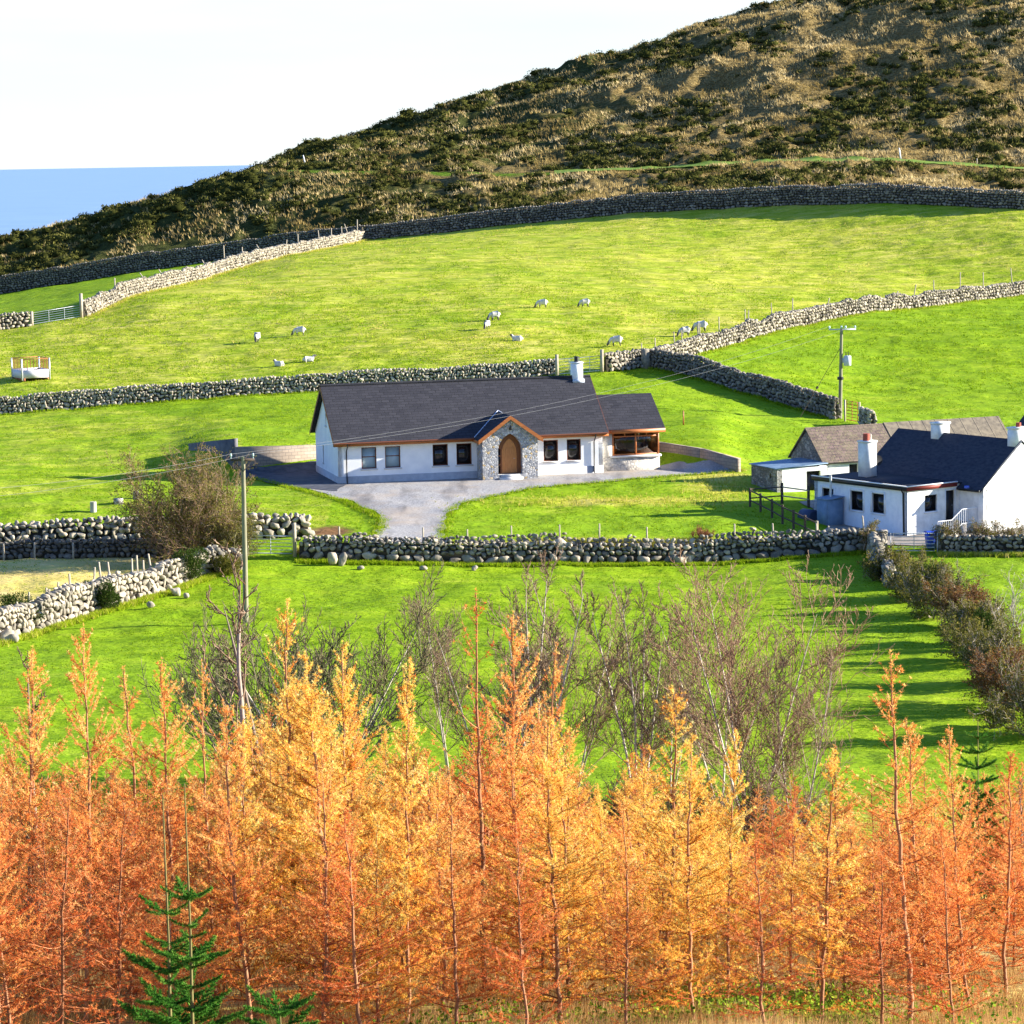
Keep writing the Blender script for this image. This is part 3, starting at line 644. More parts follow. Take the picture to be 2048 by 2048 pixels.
def window(parent, o, ax, rc, frame, glass, bars=(), sill=True, inset=.10, fw=.07, surround=None, name='window', sillm=None):
    """a window part with frame, glass and sill; o = wall origin, ax = unit vector along the wall; outward = ax x up"""
    x0, x1, z0, z1 = rc; ax = np.array([ax[0], ax[1], 0.0]); nr = np.array([ax[1], -ax[0], 0.0]); o = np.array([o[0], o[1], 0.0])
    Mx = np.eye(4); Mx[:3, 0] = ax; Mx[:3, 1] = -nr; Mx[:3, 2] = (0, 0, 1); Mx[:3, 3] = o
    mb = MB(); y0, y1 = inset, inset + .07
    for a in ((x0, y0, z0), (x1, y1, z0+fw)), ((x0, y0, z1-fw), (x1, y1, z1)), ((x0, y0, z0+fw), (x0+fw, y1, z1-fw)), ((x1-fw, y0, z0+fw), (x1, y1, z1-fw)): mb.box(a[0], a[1], M=Mx)
    for kind, q in bars:
        if kind == 'h': mb.box((x0+fw, y0+.006, q-fw*.45), (x1-fw, y1-.006, q+fw*.45), M=Mx)
        else: mb.box((q-fw*.5, y0+.004, z0+fw), (q+fw*.5, y1-.004, z1-fw), M=Mx)
    w = mb.build(name, frame, parent)
    g = MB(); g.box((x0+fw*.6, y0+.03, z0+fw*.6), (x1-fw*.6, y0+.045, z1-fw*.6), M=Mx); g.build('pane', glass, w)
    if sill:
        s_ = MB(); s_.box((x0-.08, -.06, z0-.09), (x1+.08, y0+.0, z0-.003), M=Mx); s_.build('sill', sillm or M['sill'], w)
    if surround:
        s_ = MB(); t_ = .13
        s_.box((x0-t_, -.025, z0), (x0-.002, .03, z1+t_), M=Mx); s_.box((x1+.002, -.025, z0), (x1+t_, .03, z1+t_), M=Mx); s_.box((x0-.002, -.025, z1+.002), (x1+.002, .03, z1+t_), M=Mx); s_.build('surround', surround, w)
    return w
def roof_plane(mb, quad, th, mi=0):
    """slab from a planar quad (eave left, eave right, ridge right, ridge left), thickness measured down"""
    q = np.asarray(quad, float); V = np.vstack([q, q - [0, 0, th]]); n = len(q)
    mb.add(V, [list(range(n)), [n+i for i in range(n)][::-1]] if n == 4 else [[0, 1, 2], [5, 4, 3]], mi)
    mb.add(V, [[i, (i+1) % n, (i+1) % n + n, i + n] for i in range(n)], mi)

# ------------------------------------------------------------------ the bungalow
HZ = -20.78; PHI = HA
H = empty('bungalow', (HO[0], HO[1], HZ), HA)
tag(H, 'long white bungalow with slate roof, stone arched porch and brown timber trim', 'house')
LN, DP, EV, RG = 17.8, 8.0, 2.92, 6.02
wins = [(1.55, 2.54, .95, 2.35), (3.11, 4.13, .95, 2.35), (6.28, 7.30, .95, 2.35), (7.87, 8.90, .95, 2.35), (13.76, 14.76, .92, 2.33), (15.35, 16.32, .92, 2.33)]
mb = MB()
plate(mb, rect(0, LN, .5, EV), [rect(*w_) for w_ in wins], (0, 0, 0), (1, 0, 0), (0, 0, 1), .28)
lwin = [rect(5.05, 5.4, .95, 2.1)]
plate(mb, [(0, .5), (DP, .5), (DP, EV), (DP/2, RG-.12), (0, EV)], [[(DP-5.4+0, .95), (DP-5.05, .95), (DP-5.05, 2.1), (DP-5.4, 2.1)], rect(3.8, 4.15, 3.5, 4.3)], (-.002, DP-.28, 0) if False else (-.002, DP, 0), (0, -1, 0), (0, 0, 1), .28)
plate(mb, [(0, .5), (DP, .5), (DP, EV), (DP/2, RG-.12), (0, EV)], [], (LN+.002, 0, 0), (0, 1, 0), (0, 0, 1), .28)
plate(mb, rect(0, LN, .5, EV), [], (LN, DP, 0), (-1, 0, 0), (0, 0, 1), .28)
mb.build('wall', M['render_white'], H)
mb = MB(); mb.box((-.03, -.03, -.9), (LN+.03, DP+.03, .5)); mb.build('plinth', M['plinth'], H)
for i, w_ in enumerate(wins):
    window(H, (0, 0), (1, 0), w_, M['dark_frame'] if i != 0 and i != 1 else M['dark_frame'], M['glass_blind'] if i < 2 else M['glass'], bars=[('h', 1.72)] if i < 2 else [], fw=.06)
window(H, (-.002, DP), (0, -1), (DP-5.4, DP-5.05, .95, 2.1), M['dark_frame'], M['glass'], fw=.04)
window(H, (-.002, DP), (0, -1), (3.8, 4.15, 3.5, 4.3), M['dark_frame'], M['glass'], fw=.04)
OV, GV = .38, .32; sl_ = (RG - EV) / (DP/2); ez = EV - OV*sl_ + .12
mb = MB(); RT = RG + .12
roof_plane(mb, [(-GV, -OV, ez), (LN+GV, -OV, ez), (LN+GV, DP/2, RT), (-GV, DP/2, RT)], .10)
roof_plane(mb, [(LN+GV, DP+OV, ez), (-GV, DP+OV, ez), (-GV, DP/2+.002, RT), (LN+GV, DP/2+.002, RT)], .10)
roof = mb.build('roof', M['slate'], H)
mb = MB(); mb.tube([(-GV, DP/2, RT+.02), (LN+GV, DP/2, RT+.02)], .09, 8); mb.build('ridge_tiles', M['slate'], roof)
for xx in (-GV-.03, LN+GV):
    mb = MB()
    for (ya, yb) in ((-OV, DP/2), (DP+OV, DP/2)):
        mb.prism([(xx, ya, ez-.24), (xx, yb, RT-.24), (xx, yb, RT-.01), (xx, ya, ez-.01)], (.03, 0, 0))
    mb.build('bargeboard', M['dark_frame'], H)
for (xa, xb) in ((-GV, 9.0), (13.2, LN+GV)):
    mb = MB(); mb.box((xa, -OV-.03, ez-.26), (xb, -OV-.004, ez-.02)); mb.box((xa, -OV-.002, ez-.26), (xb, .0-.003, ez-.225)); mb.build('fascia', M['brown'], H)
    mb = MB(); n_ = 12; a_ = np.linspace(math.pi, 2*math.pi, 7)
    mb.tube([(xa, -OV-.09, ez-.06), (xb, -OV-.09, ez-.06)], .055, 8); mb.build('gutter', M['dark_frame'], H)
for xx in (.55, 17.2):
    mb = MB(); mb.tube([(xx, -OV-.09, ez-.08), (xx, -OV-.07, ez-.3), (xx, -.07, ez-.62), (xx, -.07, .12), (xx, -.2, .04)], .04, 8); mb.build('downpipe', M['black'], H)
mb = MB(); mb.box((16.85, DP/2-.34, RT-.6), (17.53, DP/2+.34, RT+.92)); mb.box((16.81, DP/2-.38, RT+.92), (17.57, DP/2+.38, RT+.99)); ch_ = mb.build('chimney', M['render_white'], H)
mb = MB(); mb.tube([(17.19, DP/2, RT+.99), (17.19, DP/2, RT+1.36)], [.17, .15], 12); mb.build('chimney_pot', M['black'], ch_)
mb = MB(); mb.box((16.8, DP/2-.50, RT-.38), (17.6, DP/2-.345, RT-.14)); mb.build('flashing', M['lead'], ch_)
# lime streaks on the slates below the chimney: thin runs of mortar wash
# porch
PX0, PX1, PD = 9.24, 12.95, 1.6; PE = 2.80; PR = 4.12; pc = (PX0+PX1)/2
def gothic(cx, hw, z0, zs, za, n=10):
    pts = [(cx-hw, z0), (cx+hw, z0)]; R_ = ((za-zs)**2 + hw*hw) / (2*hw)
    a1 = math.asin(min(1, (za-zs)/R_))
    pts += [(cx+hw-R_ + R_*math.cos(a), zs + R_*math.sin(a)) for a in np.linspace(0, a1, n)]
    pts += [(cx-hw+R_ - R_*math.cos(a), zs + R_*math.sin(a)) for a in np.linspace(a1, 0, n)[1:]]
    return pts
mb = MB()
arch = gothic(pc, .82, .36, 1.85, 3.02)
plate(mb, [(PX0, -.6), (PX1, -.6), (PX1, PE), (pc, PR-.12), (PX0, PE)], [arch], (0, -PD, 0), (1, 0, 0), (0, 0, 1), .45)
plate(mb, rect(0, PD-.46, -.6, PE), [], (PX0, -.005, 0), (0, -1, 0), (0, 0, 1), .3)
plate(mb, rect(0, PD-.46, -.6, PE), [], (PX1, -PD+.455, 0), (0, 1, 0), (0, 0, 1), .3)
porch = mb.build('porch', M['porch_stone'], H)
mb = MB(); hx = (PX1-PX0)/2 + .28; ps = (PR-PE)/((PX1-PX0)/2); zE = PE - .28*ps + .1; ZR = PR + .1
yb = (ZR - ez)/sl_ - OV + .05; ye = (zE - ez)/sl_ - OV - .02
mb_ = MB()
roof_plane(mb_, [(pc-hx, -PD-.22, zE), (pc, -PD-.22, ZR), (pc, yb, ZR+.012), (pc-hx, ye, zE+.012)], .09)
roof_plane(mb_, [(pc+hx, -PD-.22, zE), (pc, -PD-.22, ZR), (pc, yb, ZR+.012), (pc+hx, ye, zE+.012)], .09)
pr = mb_.build('porch_roof', M['slate'], H)
mb = MB()
for sg in (-1, 1):
    mb.tube([(pc+sg*(hx-.02), ye-.02, zE+.06), (pc, yb, ZR+.06)], .035, 6)
mb.build('valley_flashing', M['lead'], pr)
mb = MB()
for sg in (-1, 1):
    mb.prism([(pc, -PD-.225, ZR-.26), (pc, -PD-.225, ZR-.01), (pc+sg*(hx+.03), -PD-.225, zE-.02), (pc+sg*(hx+.03), -PD-.225, zE-.30)], (0, -.035, 0))
    mb.prism([(pc+sg*(hx), -PD-.22, zE-.26), (pc+sg*(hx), -.1, zE-.26), (pc+sg*hx, -.1, zE-.095), (pc+sg*hx, -PD-.22, zE-.095)], (sg*.03, 0, 0))
mb.build('porch_bargeboard', M['brown'], H)
# door set back under the arch
mb = MB(); fr = gothic(pc, .86, .34, 1.85, 3.06); inn = gothic(pc+.05, .50, .40, 1.75, 2.66)
side = [[(pc-.78, .42), (pc-.55, .42), (pc-.55, .92), (pc-.78, .92)], [(pc-.78, 1.0), (pc-.55, 1.0), (pc-.55, 1.5), (pc-.78, 1.5)], [(pc-.78, 1.58), (pc-.55, 1.58), (pc-.55, 2.0), (pc-.78, 2.0)]]
plate(mb, fr, [inn] + side, (0, -PD+.458, 0), (1, 0, 0), (0, 0, 1), .08)
df = mb.build('door_frame', mat('dark_oak', (.17, .06, .022), .5, .3), H)
mb = MB(); mb.box((pc-.8, -PD+.50, .40), (pc-.53, -PD+.51, 2.03)); mb.build('sidelight', M['glass'], df)
mb = MB(); plate(mb, gothic(pc+.05, .49, .41, 1.75, 2.65), [], (0, -PD+.48, 0), (1, 0, 0), (0, 0, 1), .05)
for k in range(6): mb.box((pc+.05-.40+k*.14, -PD+.472, .5), (pc+.05-.38+k*.14, -PD+.479, 2.1))
dr = mb.build('door', M['door_wood'], H)
mb = MB(); mb.tube([(pc+.42, -PD+.46, 1.35), (pc+.42, -PD+.42, 1.35), (pc+.32, -PD+.42, 1.35)], .015, 6); mb.build('handle', M['galv'], dr)
mb = MB(); mb.box((pc-.75, -PD-.35, -.15), (pc+.75, -PD+.45, .18)); mb.box((pc-.62, -PD-.02, .18), (pc+.62, -PD+.45, .35)); mb.build('doorstep', M['sill'], H)
mb = MB(); mb.tube([(pc+.02, -PD-.01, 3.55), (pc+.02, -PD-.10, 3.58), (pc+.02, -PD-.10, 3.5)], .02, 6); mb.tube([(pc+.02, -PD-.12, 3.52), (pc+.02, -PD-.12, 3.30), (pc+.02, -PD-.12, 3.26)], [.05, .10, .05], 8); mb.build('wall_lamp', M['black'], H)
# sun room at the right end
EX0, EX1, EY0, EY1 = LN+.01, LN+4.05, .35, 6.1; EE = 2.92; ER = 4.78; em = (EY0+EY1)/2
mb = MB(); mb.box((EX0, EY0, -.6), (EX1, EY1, .93)); mb.build('dado_wall', M['dado_stone'], H)
mb = MB(); mb.box((EX0, EY0+.01, .93), (EX0+.75, EY1-.01, EE+.02)); mb.build('pier', noisy((.50, .46, .40), (.62, .58, .52), 6, .4, .02, name='pale_stone'), H)
mb = MB(); mb.box((EX0+.58, EY0-.10, .93), (EX1+.10, EY0+.2, 1.06)); mb.box((EX1-.2, EY0+.2, .93), (EX1+.10, EY1, 1.06)); mb.build('sill', M['sill'], H)
sw = MB()
def bar(a, b): sw.box(a, b)
x0, x1, y0, z0, z1 = EX0+.76, EX1-.02, EY0+.02, 1.062, EE
for x in (x0, (x0+x1)/2-.05, x1-.12): bar((x, y0, z0), (x+.11, y0+.11, z1))
bar((x0+.11, y0+.01, z0), (x1-.12, y0+.10, z0+.10)); bar((x0+.11, y0+.01, z1-.10), (x1-.12, y0+.10, z1)); bar((x0+.11, y0+.015, 2.28), (x1-.12, y0+.095, 2.36))
for x in (x0+.85, x0+2.35): bar((x, y0+.02, 2.36), (x+.06, y0+.09, z1-.10))
for y in (EY0+1.6, EY0+3.2, EY0+4.8): bar((x1-.11, y, z0), (x1, y+.11, z1))
bar((x1-.10, EY0+.14, z0), (x1-.01, EY1-.1, z0+.10)); bar((x1-.10, EY0+.14, z1-.10), (x1-.01, EY1-.1, z1)); bar((x1-.095, EY0+.14, 2.28), (x1-.015, EY1-.1, 2.36))
sw = sw.build('window', M['brown'], H)
def glassmat():
    m = bpy.data.materials.new('clear_glass'); m.use_nodes = True; nt = m.node_tree; nt.nodes.clear(); N = NT(nt)
    t = N.n('ShaderNodeBsdfTransparent', {0: (.75, .8, .78, 1)}); g = N.n('ShaderNodeBsdfGlossy', {'Roughness': .03}); f = N.n('ShaderNodeFresnel', {'IOR': 1.5})
    mx = N.n('ShaderNodeMixShader'); N.l(f.outputs[0], mx.inputs[0]); N.l(t.outputs[0], mx.inputs[1]); N.l(g.outputs[0], mx.inputs[2])
    o = N.n('ShaderNodeOutputMaterial'); N.l(mx.outputs[0], o.inputs[0]); return m
M['clear'] = glassmat()
mb = MB(); mb.box((x0+.05, y0+.04, z0+.05), (x1-.08, y0+.055, z1-.05)); mb.box((x1-.065, y0+.08, z0+.05), (x1-.05, EY1-.1, z1-.05)); mb.build('pane', M['clear'], sw)
mb = MB(); mb.box((EX0+.76, EY1-.3, .93), (EX1-.13, EY1-.02, EE-.02)); mb.build('back_wall', mat('room_wall', (.30, .22, .14)), H)
mb = MB(); eo = .35; es = (ER-EE)/(em-EY0); e_z = EE - eo*es + .14
roof_plane(mb, [(EX0, EY0-eo, e_z), (EX1+.3, EY0-eo, e_z), (EX1+.3, em, ER+.14), (EX0, em, ER+.14)], .10)
roof_plane(mb, [(EX1+.3, EY1+eo, e_z), (EX0, EY1+eo, e_z), (EX0, em+.002, ER+.14), (EX1+.3, em+.002, ER+.14)], .10)
mb.build('roof', M['slate'], H)
mb = MB(); mb.box((EX0+.0, EY0-eo-.03, e_z-.27), (EX1+.30, EY0-eo-.003, e_z-.02)); mb.box((EX0, EY0-eo, e_z-.27), (EX1+.26, EY0+.0, e_z-.235))
mb.prism([(EX1+.27, EY0-eo, e_z-.27), (EX1+.27, em, ER-.1), (EX1+.27, em, ER+.04), (EX1+.27, EY0-eo, e_z-.1)], (.035, 0, 0)); mb.prism([(EX1+.27, EY1+eo, e_z-.27), (EX1+.27, em, ER-.1), (EX1+.27, em, ER+.04), (EX1+.27, EY1+eo, e_z-.1)], (.035, 0, 0))
mb.build('fascia', M['brown'], H)
mb = MB(); mb.prism([(EX1-.12, EY0+.05, EE+.001), (EX1-.12, EY1-.05, EE+.001), (EX1-.12, em, ER-.05)], (.1, 0, 0)); mb.build('gable', M['render_white'], H)

# ------------------------------------------------------------------ farmhouse
FZ = -22.35
Fm = empty('farmhouse', (FO[0], FO[1], FZ), FA); tag(Fm, 'white farmhouse with dark slate roof, tall chimneys and a flat roofed wing', 'house')
WW, WL, WH = 4.15, 8.2, 2.86
ws = [(WL-.75-.95, WL-.75, 1.35, 2.25), (WL-4.6, WL-3.75, 1.25, 2.35), (WL-2.9+5.9-5.9+0, WL-2.05, 1.25, 2.35)]
ws = [(.85, 1.75, 1.45, 2.35), (4.05, 5.0, 1.20, 2.35), (6.0, 6.85, 1.20, 2.35)]     # measured from the far end of the wing
ws = [(.7, 1.75, 1.45, 2.3), (3.25, 4.35, 1.20, 2.35), (5.15, 6.2, 1.20, 2.35)]
mb = MB(); plate(mb, rect(0, WL, -.6, WH), [rect(*q) for q in ws], (0, WL, 0), (0, -1, 0), (0, 0, 1), .3); mb.build('side_wall', M['shade_blue_render'], Fm)
fw_ = [(1.38, 2.35, 1.38, 2.35)]; dw = (3.05, 3.75, .62, 2.5)
mb = MB(); plate(mb, rect(.301, WW, -.6, WH), [rect(*fw_[0]), rect(*dw)], (0, 0, 0), (1, 0, 0), (0, 0, 1), .3); plate(mb, rect(0, .30, -.6, WH), [], (0, -.001, 0), (1, 0, 0), (0, 0, 1), .3); mb.build('front_wall', M['whitewash'], Fm)
mb = MB()
plate(mb, rect(0, WW, -.6, WH), [], (WW, WL-.001, 0), (-1, 0, 0), (0, 0, 1), .3); mb.build('rear_wall', M['whitewash'], Fm)
for q in ws: window(Fm, (0, WL), (0, -1), q, M['black'], M['glass'], surround=M['white_paint'], fw=.05, sillm=M['white_paint'])
window(Fm, (0, 0), (1, 0), fw_[0], M['black'], M['glass'], surround=None, fw=.05, sillm=M['white_paint'])
mb = MB()
for a, b in (((dw[0]-.07, -.03, dw[2]), (dw[0]-.002, .05, dw[3]+.07)), ((dw[1]+.002, -.03, dw[2]), (dw[1]+.07, .05, dw[3]+.07)), ((dw[0]-.002, -.03, dw[3]+.002), (dw[1]+.002, .05, dw[3]+.07))): mb.box(a, b)
dfr = mb.build('door_frame', M['white_paint'], Fm)
mb = MB(); mb.box((dw[0], .10, dw[2]), (dw[1], .15, dw[3])); d_ = mb.build('door', M['black'], Fm); mb = MB(); mb.tube([(dw[1]-.1, .10, 1.6), (dw[1]-.1, .05, 1.6), (dw[1]-.2, .05, 1.6)], .015, 6); mb.build('handle', M['galv'], d_)
mb = MB(); mb.box((-.12, -.12, WH+.0), (WW+1.2, WL+.1, WH+.07)); fr_ = mb.build('flat_roof', mat('felt_roof', (.028, .032, .046), .8), Fm)
mb = MB(); mb.box((-.16, -.16, WH-.14), (WW-.3, -.125, WH+.10)); mb.build('front_fascia', mat('red_fascia', (.20, .035, .025), .5), Fm)
mb = MB(); mb.box((-.16, -.122, WH-.14), (-.125, WL+.1, WH+.10)); mb.build('side_fascia', M['black'], Fm)
mb = MB(); mb.box((-.19, -.19, WH+.102), (WW-.3, -.08, WH+.16)); mb.box((-.19, -.078, WH+.102), (-.08, WL+.1, WH+.16)); mb.build('roof_edge', M['white_paint'], Fm)
mb = MB(); mb.tube([(-.22, .35, WH-.02), (-.06, .30, WH-.3), (-.06, .25, .1)], .05, 8); mb.build('downpipe', M['black'], Fm)
# main block, gable towards the road
mx0, mx1, my0, my1 = WW, WW+6.2, -2.0, 8.6; ME = 2.72; MR = 5.25; mm_ = (mx0+mx1)/2
mb = MB(); plate(mb, [(mx0, -.6), (mx1, -.6), (mx1, ME), (mm_, MR-.08), (mx0, ME)], [], (0, my0, 0), (1, 0, 0), (0, 0, 1), .35)
plate(mb, [(0, -.6), (mx1-mx0, -.6), (mx1-mx0, ME), ((mx1-mx0)/2, MR-.08), (0, ME)], [], (mx1, my1, 0), (-1, 0, 0), (0, 0, 1), .35)
plate(mb, rect(0, my1-my0, -.6, ME), [], (mx0+.002, my1, 0), (0, -1, 0), (0, 0, 1), .35); plate(mb, rect(0, my1-my0, -.6, ME), [], (mx1-.002, my0, 0), (0, 1, 0), (0, 0, 1), .35)
mb.build('gable_wall', M['whitewash'], Fm)
mb = MB(); s2 = (MR-ME)/((mx1-mx0)/2); o2 = .25
roof_plane(mb, [(mx0-o2, my0-.02, ME-o2*s2+.1), (mx0-o2, my1+.05, ME-o2*s2+.1), (mm_, my1+.05, MR+.1), (mm_, my0-.02, MR+.1)], .12)
roof_plane(mb, [(mx1+o2, my0-.02, ME-o2*s2+.1), (mx1+o2, my1+.05, ME-o2*s2+.1), (mm_+.002, my1+.05, MR+.1), (mm_+.002, my0-.02, MR+.1)], .12)
def slate_y():
    m = M['slate_farm'].copy(); m.name = 'slate_farm_side'; return m
mr_ = mb.build('roof', noisy((.022, .028, .045), (.045, .050, .068), 3.0, .5, .02, sc=(1, 1, 3), name='dark_slates'), Fm)
mb = MB(); mb.box((mx0-.38, my0, ME-.22), (mx0-.27, -.3, ME-.10)); mb.build('gutter', M['black'], mr_)
mb = MB(); mb.box((mx0-.62, my0+.75, ME-.02), (mx0-.40, my0+.95, ME+.12)); mb.build('hopper', mat('blue_hopper', (.1, .16, .6)), mr_)
def chimney(parent, cx, cy, w, d, zb, zt, pots, m_=None, band=True):
    mb = MB(); mb.box((cx-w/2, cy-d/2, zb), (cx+w/2, cy+d/2, zt)); mb.box((cx-w/2-.05, cy-d/2-.05, zt), (cx+w/2+.05, cy+d/2+.05, zt+.1)); c = mb.build('chimney', m_ or M['whitewash'], parent)
    for k, (px, r_p, h_p, mt) in enumerate(pots):
        mb = MB(); mb.tube([(cx+px, cy, zt+.1), (cx+px, cy, zt+.1+h_p)], [r_p*1.1, r_p], 12); mb.build('chimney_pot', mt, c)
    return c
chimney(Fm, 2.3, WL-2.2, .82, .75, WH+.071, WH+2.15, [(-.08, .20, .42, M['red_pot']), (.22, .09, .38, M['concrete'])])
chimney(Fm, mm_, my1-3.7, .95, .65, MR-.5, MR+.62, [])
chimney(Fm, mm_, my0+.36, .95, .65, MR-.5, MR+.75, [(.1, .15, .25, M['red_pot'])])
# steps and railing up to the door
mb = MB()
for k in range(4): mb.box((1.95+k*.28 if k < 3 else 2.8, -1.5, -.5), (WW-.02, -.004 if k == 3 else -.004, .16*(k+1)-.02*0)) if k == 3 else mb.box((1.95+k*.28, -1.45, -.5), (1.95+(k+1)*.28-.002, -.004, .16*(k+1)))
mb.build('steps', M['concrete'], Fm)
mb = MB(); top = [(1.0, -1.5, .98), (2.1, -1.5, .98), (2.95, -1.5, 1.55), (WW-.02, -1.5, 1.55)]; bot = [(a, b, c-.85) for a, b, c in top]
mb.tube(top, .025, 6); mb.tube(bot, .02, 6); Xs = [q[0] for q in top]
for x in np.arange(1.0, WW, .17):
    zt_ = np.interp(x, Xs, [q[2] for q in top]); mb.tube([(x, -1.5, zt_-.85 if x > 1.05 else -.1), (x, -1.5, zt_)], .013, 5)
mb.build('railing', M['white_paint'], Fm)
# satellite dish
mb = MB(); a_ = np.arange(16)*2*math.pi/16; cen = np.array([2.3+.66, WL-2.4, WH+1.0])
Vd = [cen] + [cen + np.array([.32*math.cos(q), -.06, .32*math.sin(q)]) for q in a_]; mb.add(np.vstack([Vd, np.array(Vd) + [0, .02, 0]]), [[0, i+1, (i+1) % 16+1] for i in range(16)] + [[17, (i+1) % 16+18, i+18] for i in range(16)])
mb.tube([cen, cen + [-.2, 0, -.1]], .02, 5); mb.build('satellite_dish', M['black'], Fm)
# boiler house, oil drum by the wing
S1 = empty('boiler_shed', (*FW(-.75, 6.0), FZ+.15), FA); tag(S1, 'narrow blue grey boiler shed with a flue against the farmhouse wing', 'shed')
mb = MB(); mb.box((-.5, -.55, -.3), (.6, .55, 1.65)); mb.build('body', M['shed_blue'], S1)
mb = MB(); roof_plane(mb, [(-.58, -.62, 1.72), (.66, -.62, 1.82), (.66, .62, 1.82), (-.58, .62, 1.72)], .05); mb.build('roof', M['shed_blue'], S1)
mb = MB(); mb.box((-.53, -.4, 0), (-.503, .35, 1.5)); mb.build('door', M['shed_blue'], S1)
mb = MB(); mb.tube([(.2, .1, 1.75), (.2, .1, 3.05)], .07, 8); mb.build('flue', M['galv'], S1)
S2 = empty('oil_tank', (*FW(-1.0, 7.6), FZ+.35), FA); tag(S2, 'small dark blue oil tank beside the boiler shed', 'tank')
mb = MB(); mb.tube([(0, -.5, .25), (0, -.48, .25), (0, .48, .25), (0, .5, .25)], [.35, .48, .48, .35], 16); mb.build('drum', mat('tank_blue', (.05, .07, .13), .5), S2)
mb = MB(); mb.box((-.4, -.4, -.5), (-.25, .4, -.1)); mb.box((.25, -.4, -.5), (.4, .4, -.1)); mb.build('stand', M['concrete'], S2)
# wheelie bins behind the yard gate
for (u, d_, m_, lab) in ((1862, 163.9, M['blue_bin'], 'bright blue wheelie bin behind the yard gate'), (1893, 164.0, M['black'], 'black wheelie bin beside the blue one behind the yard gate')):
    p = XY(u, d_, 1090); B = empty('wheelie_bin', tuple(p), .2); tag(B, lab, 'bin', 'wheelie bins at the yard gate')
    mb = MB(); V = np.array([[-.22, -.25, .08], [.22, -.25, .08], [.22, .25, .08], [-.22, .25, .08], [-.28, -.32, .95], [.28, -.32, .95], [.28, .34, .95], [-.28, .34, .95]]); mb.add(V, [[0,3,2,1],[4,5,6,7],[0,1,5,4],[1,2,6,5],[2,3,7,6],[3,0,4,7]]); mb.build('bin_body', m_, B)
    mb = MB(); mb.prism([(-.3, -.36, .955), (-.3, .36, .955), (-.3, .36, 1.03), (-.3, 0, 1.08), (-.3, -.36, 1.0)], (.6, 0, 0)); mb.build('lid', m_, B)
    for s_ in (-1, 1): mb = MB(); mb.tube([(s_*.24, .26, .1), (s_*.29, .26, .1)], .1, 10); mb.build('wheel', M['black'], B)

# ------------------------------------------------------------------ barn
BO = P(1646, 930, 184.5); BA = math.radians(22); BZ = -21.6
B = empty('stone_barn', (BO[0], BO[1], BZ), BA); tag(B, 'long low whitewashed barn with mossy patched slate roof behind the farmhouse', 'barn')
BL, BD, BE, BR = 14.2, 4.4, 2.05, 3.95
mb = MB(); plate(mb, rect(0, BL, -.6, BE), [rect(1.9, 2.6, .3, 1.75), rect(5.9, 6.7, -.1, 1.8)], (0, 0, 0), (1, 0, 0), (0, 0, 1), .4); plate(mb, rect(0, BL, -.6, BE), [], (BL, BD, 0), (-1, 0, 0), (0, 0, 1), .4); mb.build('wall', M['whitewash'], B)
mb = MB(); plate(mb, [(0, -.6), (BD, -.6), (BD, BE), (BD/2, BR-.1), (0, BE)], [], (-.002, BD, 0), (0, -1, 0), (0, 0, 1), .4); mb.build('gable_wall', M['rubble'], B); mb = MB(); plate(mb, [(0, -.6), (BD, -.6), (BD, BE), (BD/2, BR-.1), (0, BE)], [], (BL+.002, 0, 0), (0, 1, 0), (0, 0, 1), .4); mb.build('gable_wall', M['rubble'], B)
for (a, b, c, d_) in ((1.9, 2.6, .3, 1.75), (5.9, 6.7, -.1, 1.8)): mb = MB(); mb.box((a, .25, c), (b, .3, d_)); mb.build('barn_door', M['black'], B)
s3 = (BR-BE)/(BD/2); split = 5.6
for (xa, xb, mt, nm) in ((-.12, split, M['slate_old'], 'old_roof'), (split+.003, BL+.15, M['sheet_roof'], 'sheet_roof')):
    mb = MB(); dz = .0 if nm == 'old_roof' else .04
    roof_plane(mb, [(xa, -.22, BE-.22*s3+.1+dz), (xb, -.22, BE-.22*s3+.1+dz), (xb, BD/2, BR+.1+dz), (xa, BD/2, BR+.1+dz)], .1)
    roof_plane(mb, [(xb, BD+.22, BE-.22*s3+.1+dz), (xa, BD+.22, BE-.22*s3+.1+dz), (xa, BD/2+.002, BR+.1+dz), (xb, BD/2+.002, BR+.1+dz)], .1)
    rr = mb.build(nm, mt, B)
    if nm == 'sheet_roof':
        mb = MB()
        for x in np.arange(xa+.05, xb, .95): mb.box((x-.03, -.2, -.03), (x+.03, 2.95, .0), M=np.array([[1, 0, 0, 0], [0, math.cos(math.atan(s3)), -math.sin(math.atan(s3)), -.02], [0, math.sin(math.atan(s3)), math.cos(math.atan(s3)), BE-.22*s3+.17+.13*0+.15], [0, 0, 0, 1]]))
        mb.build('roof_batten', M['sheet_roof'], rr)
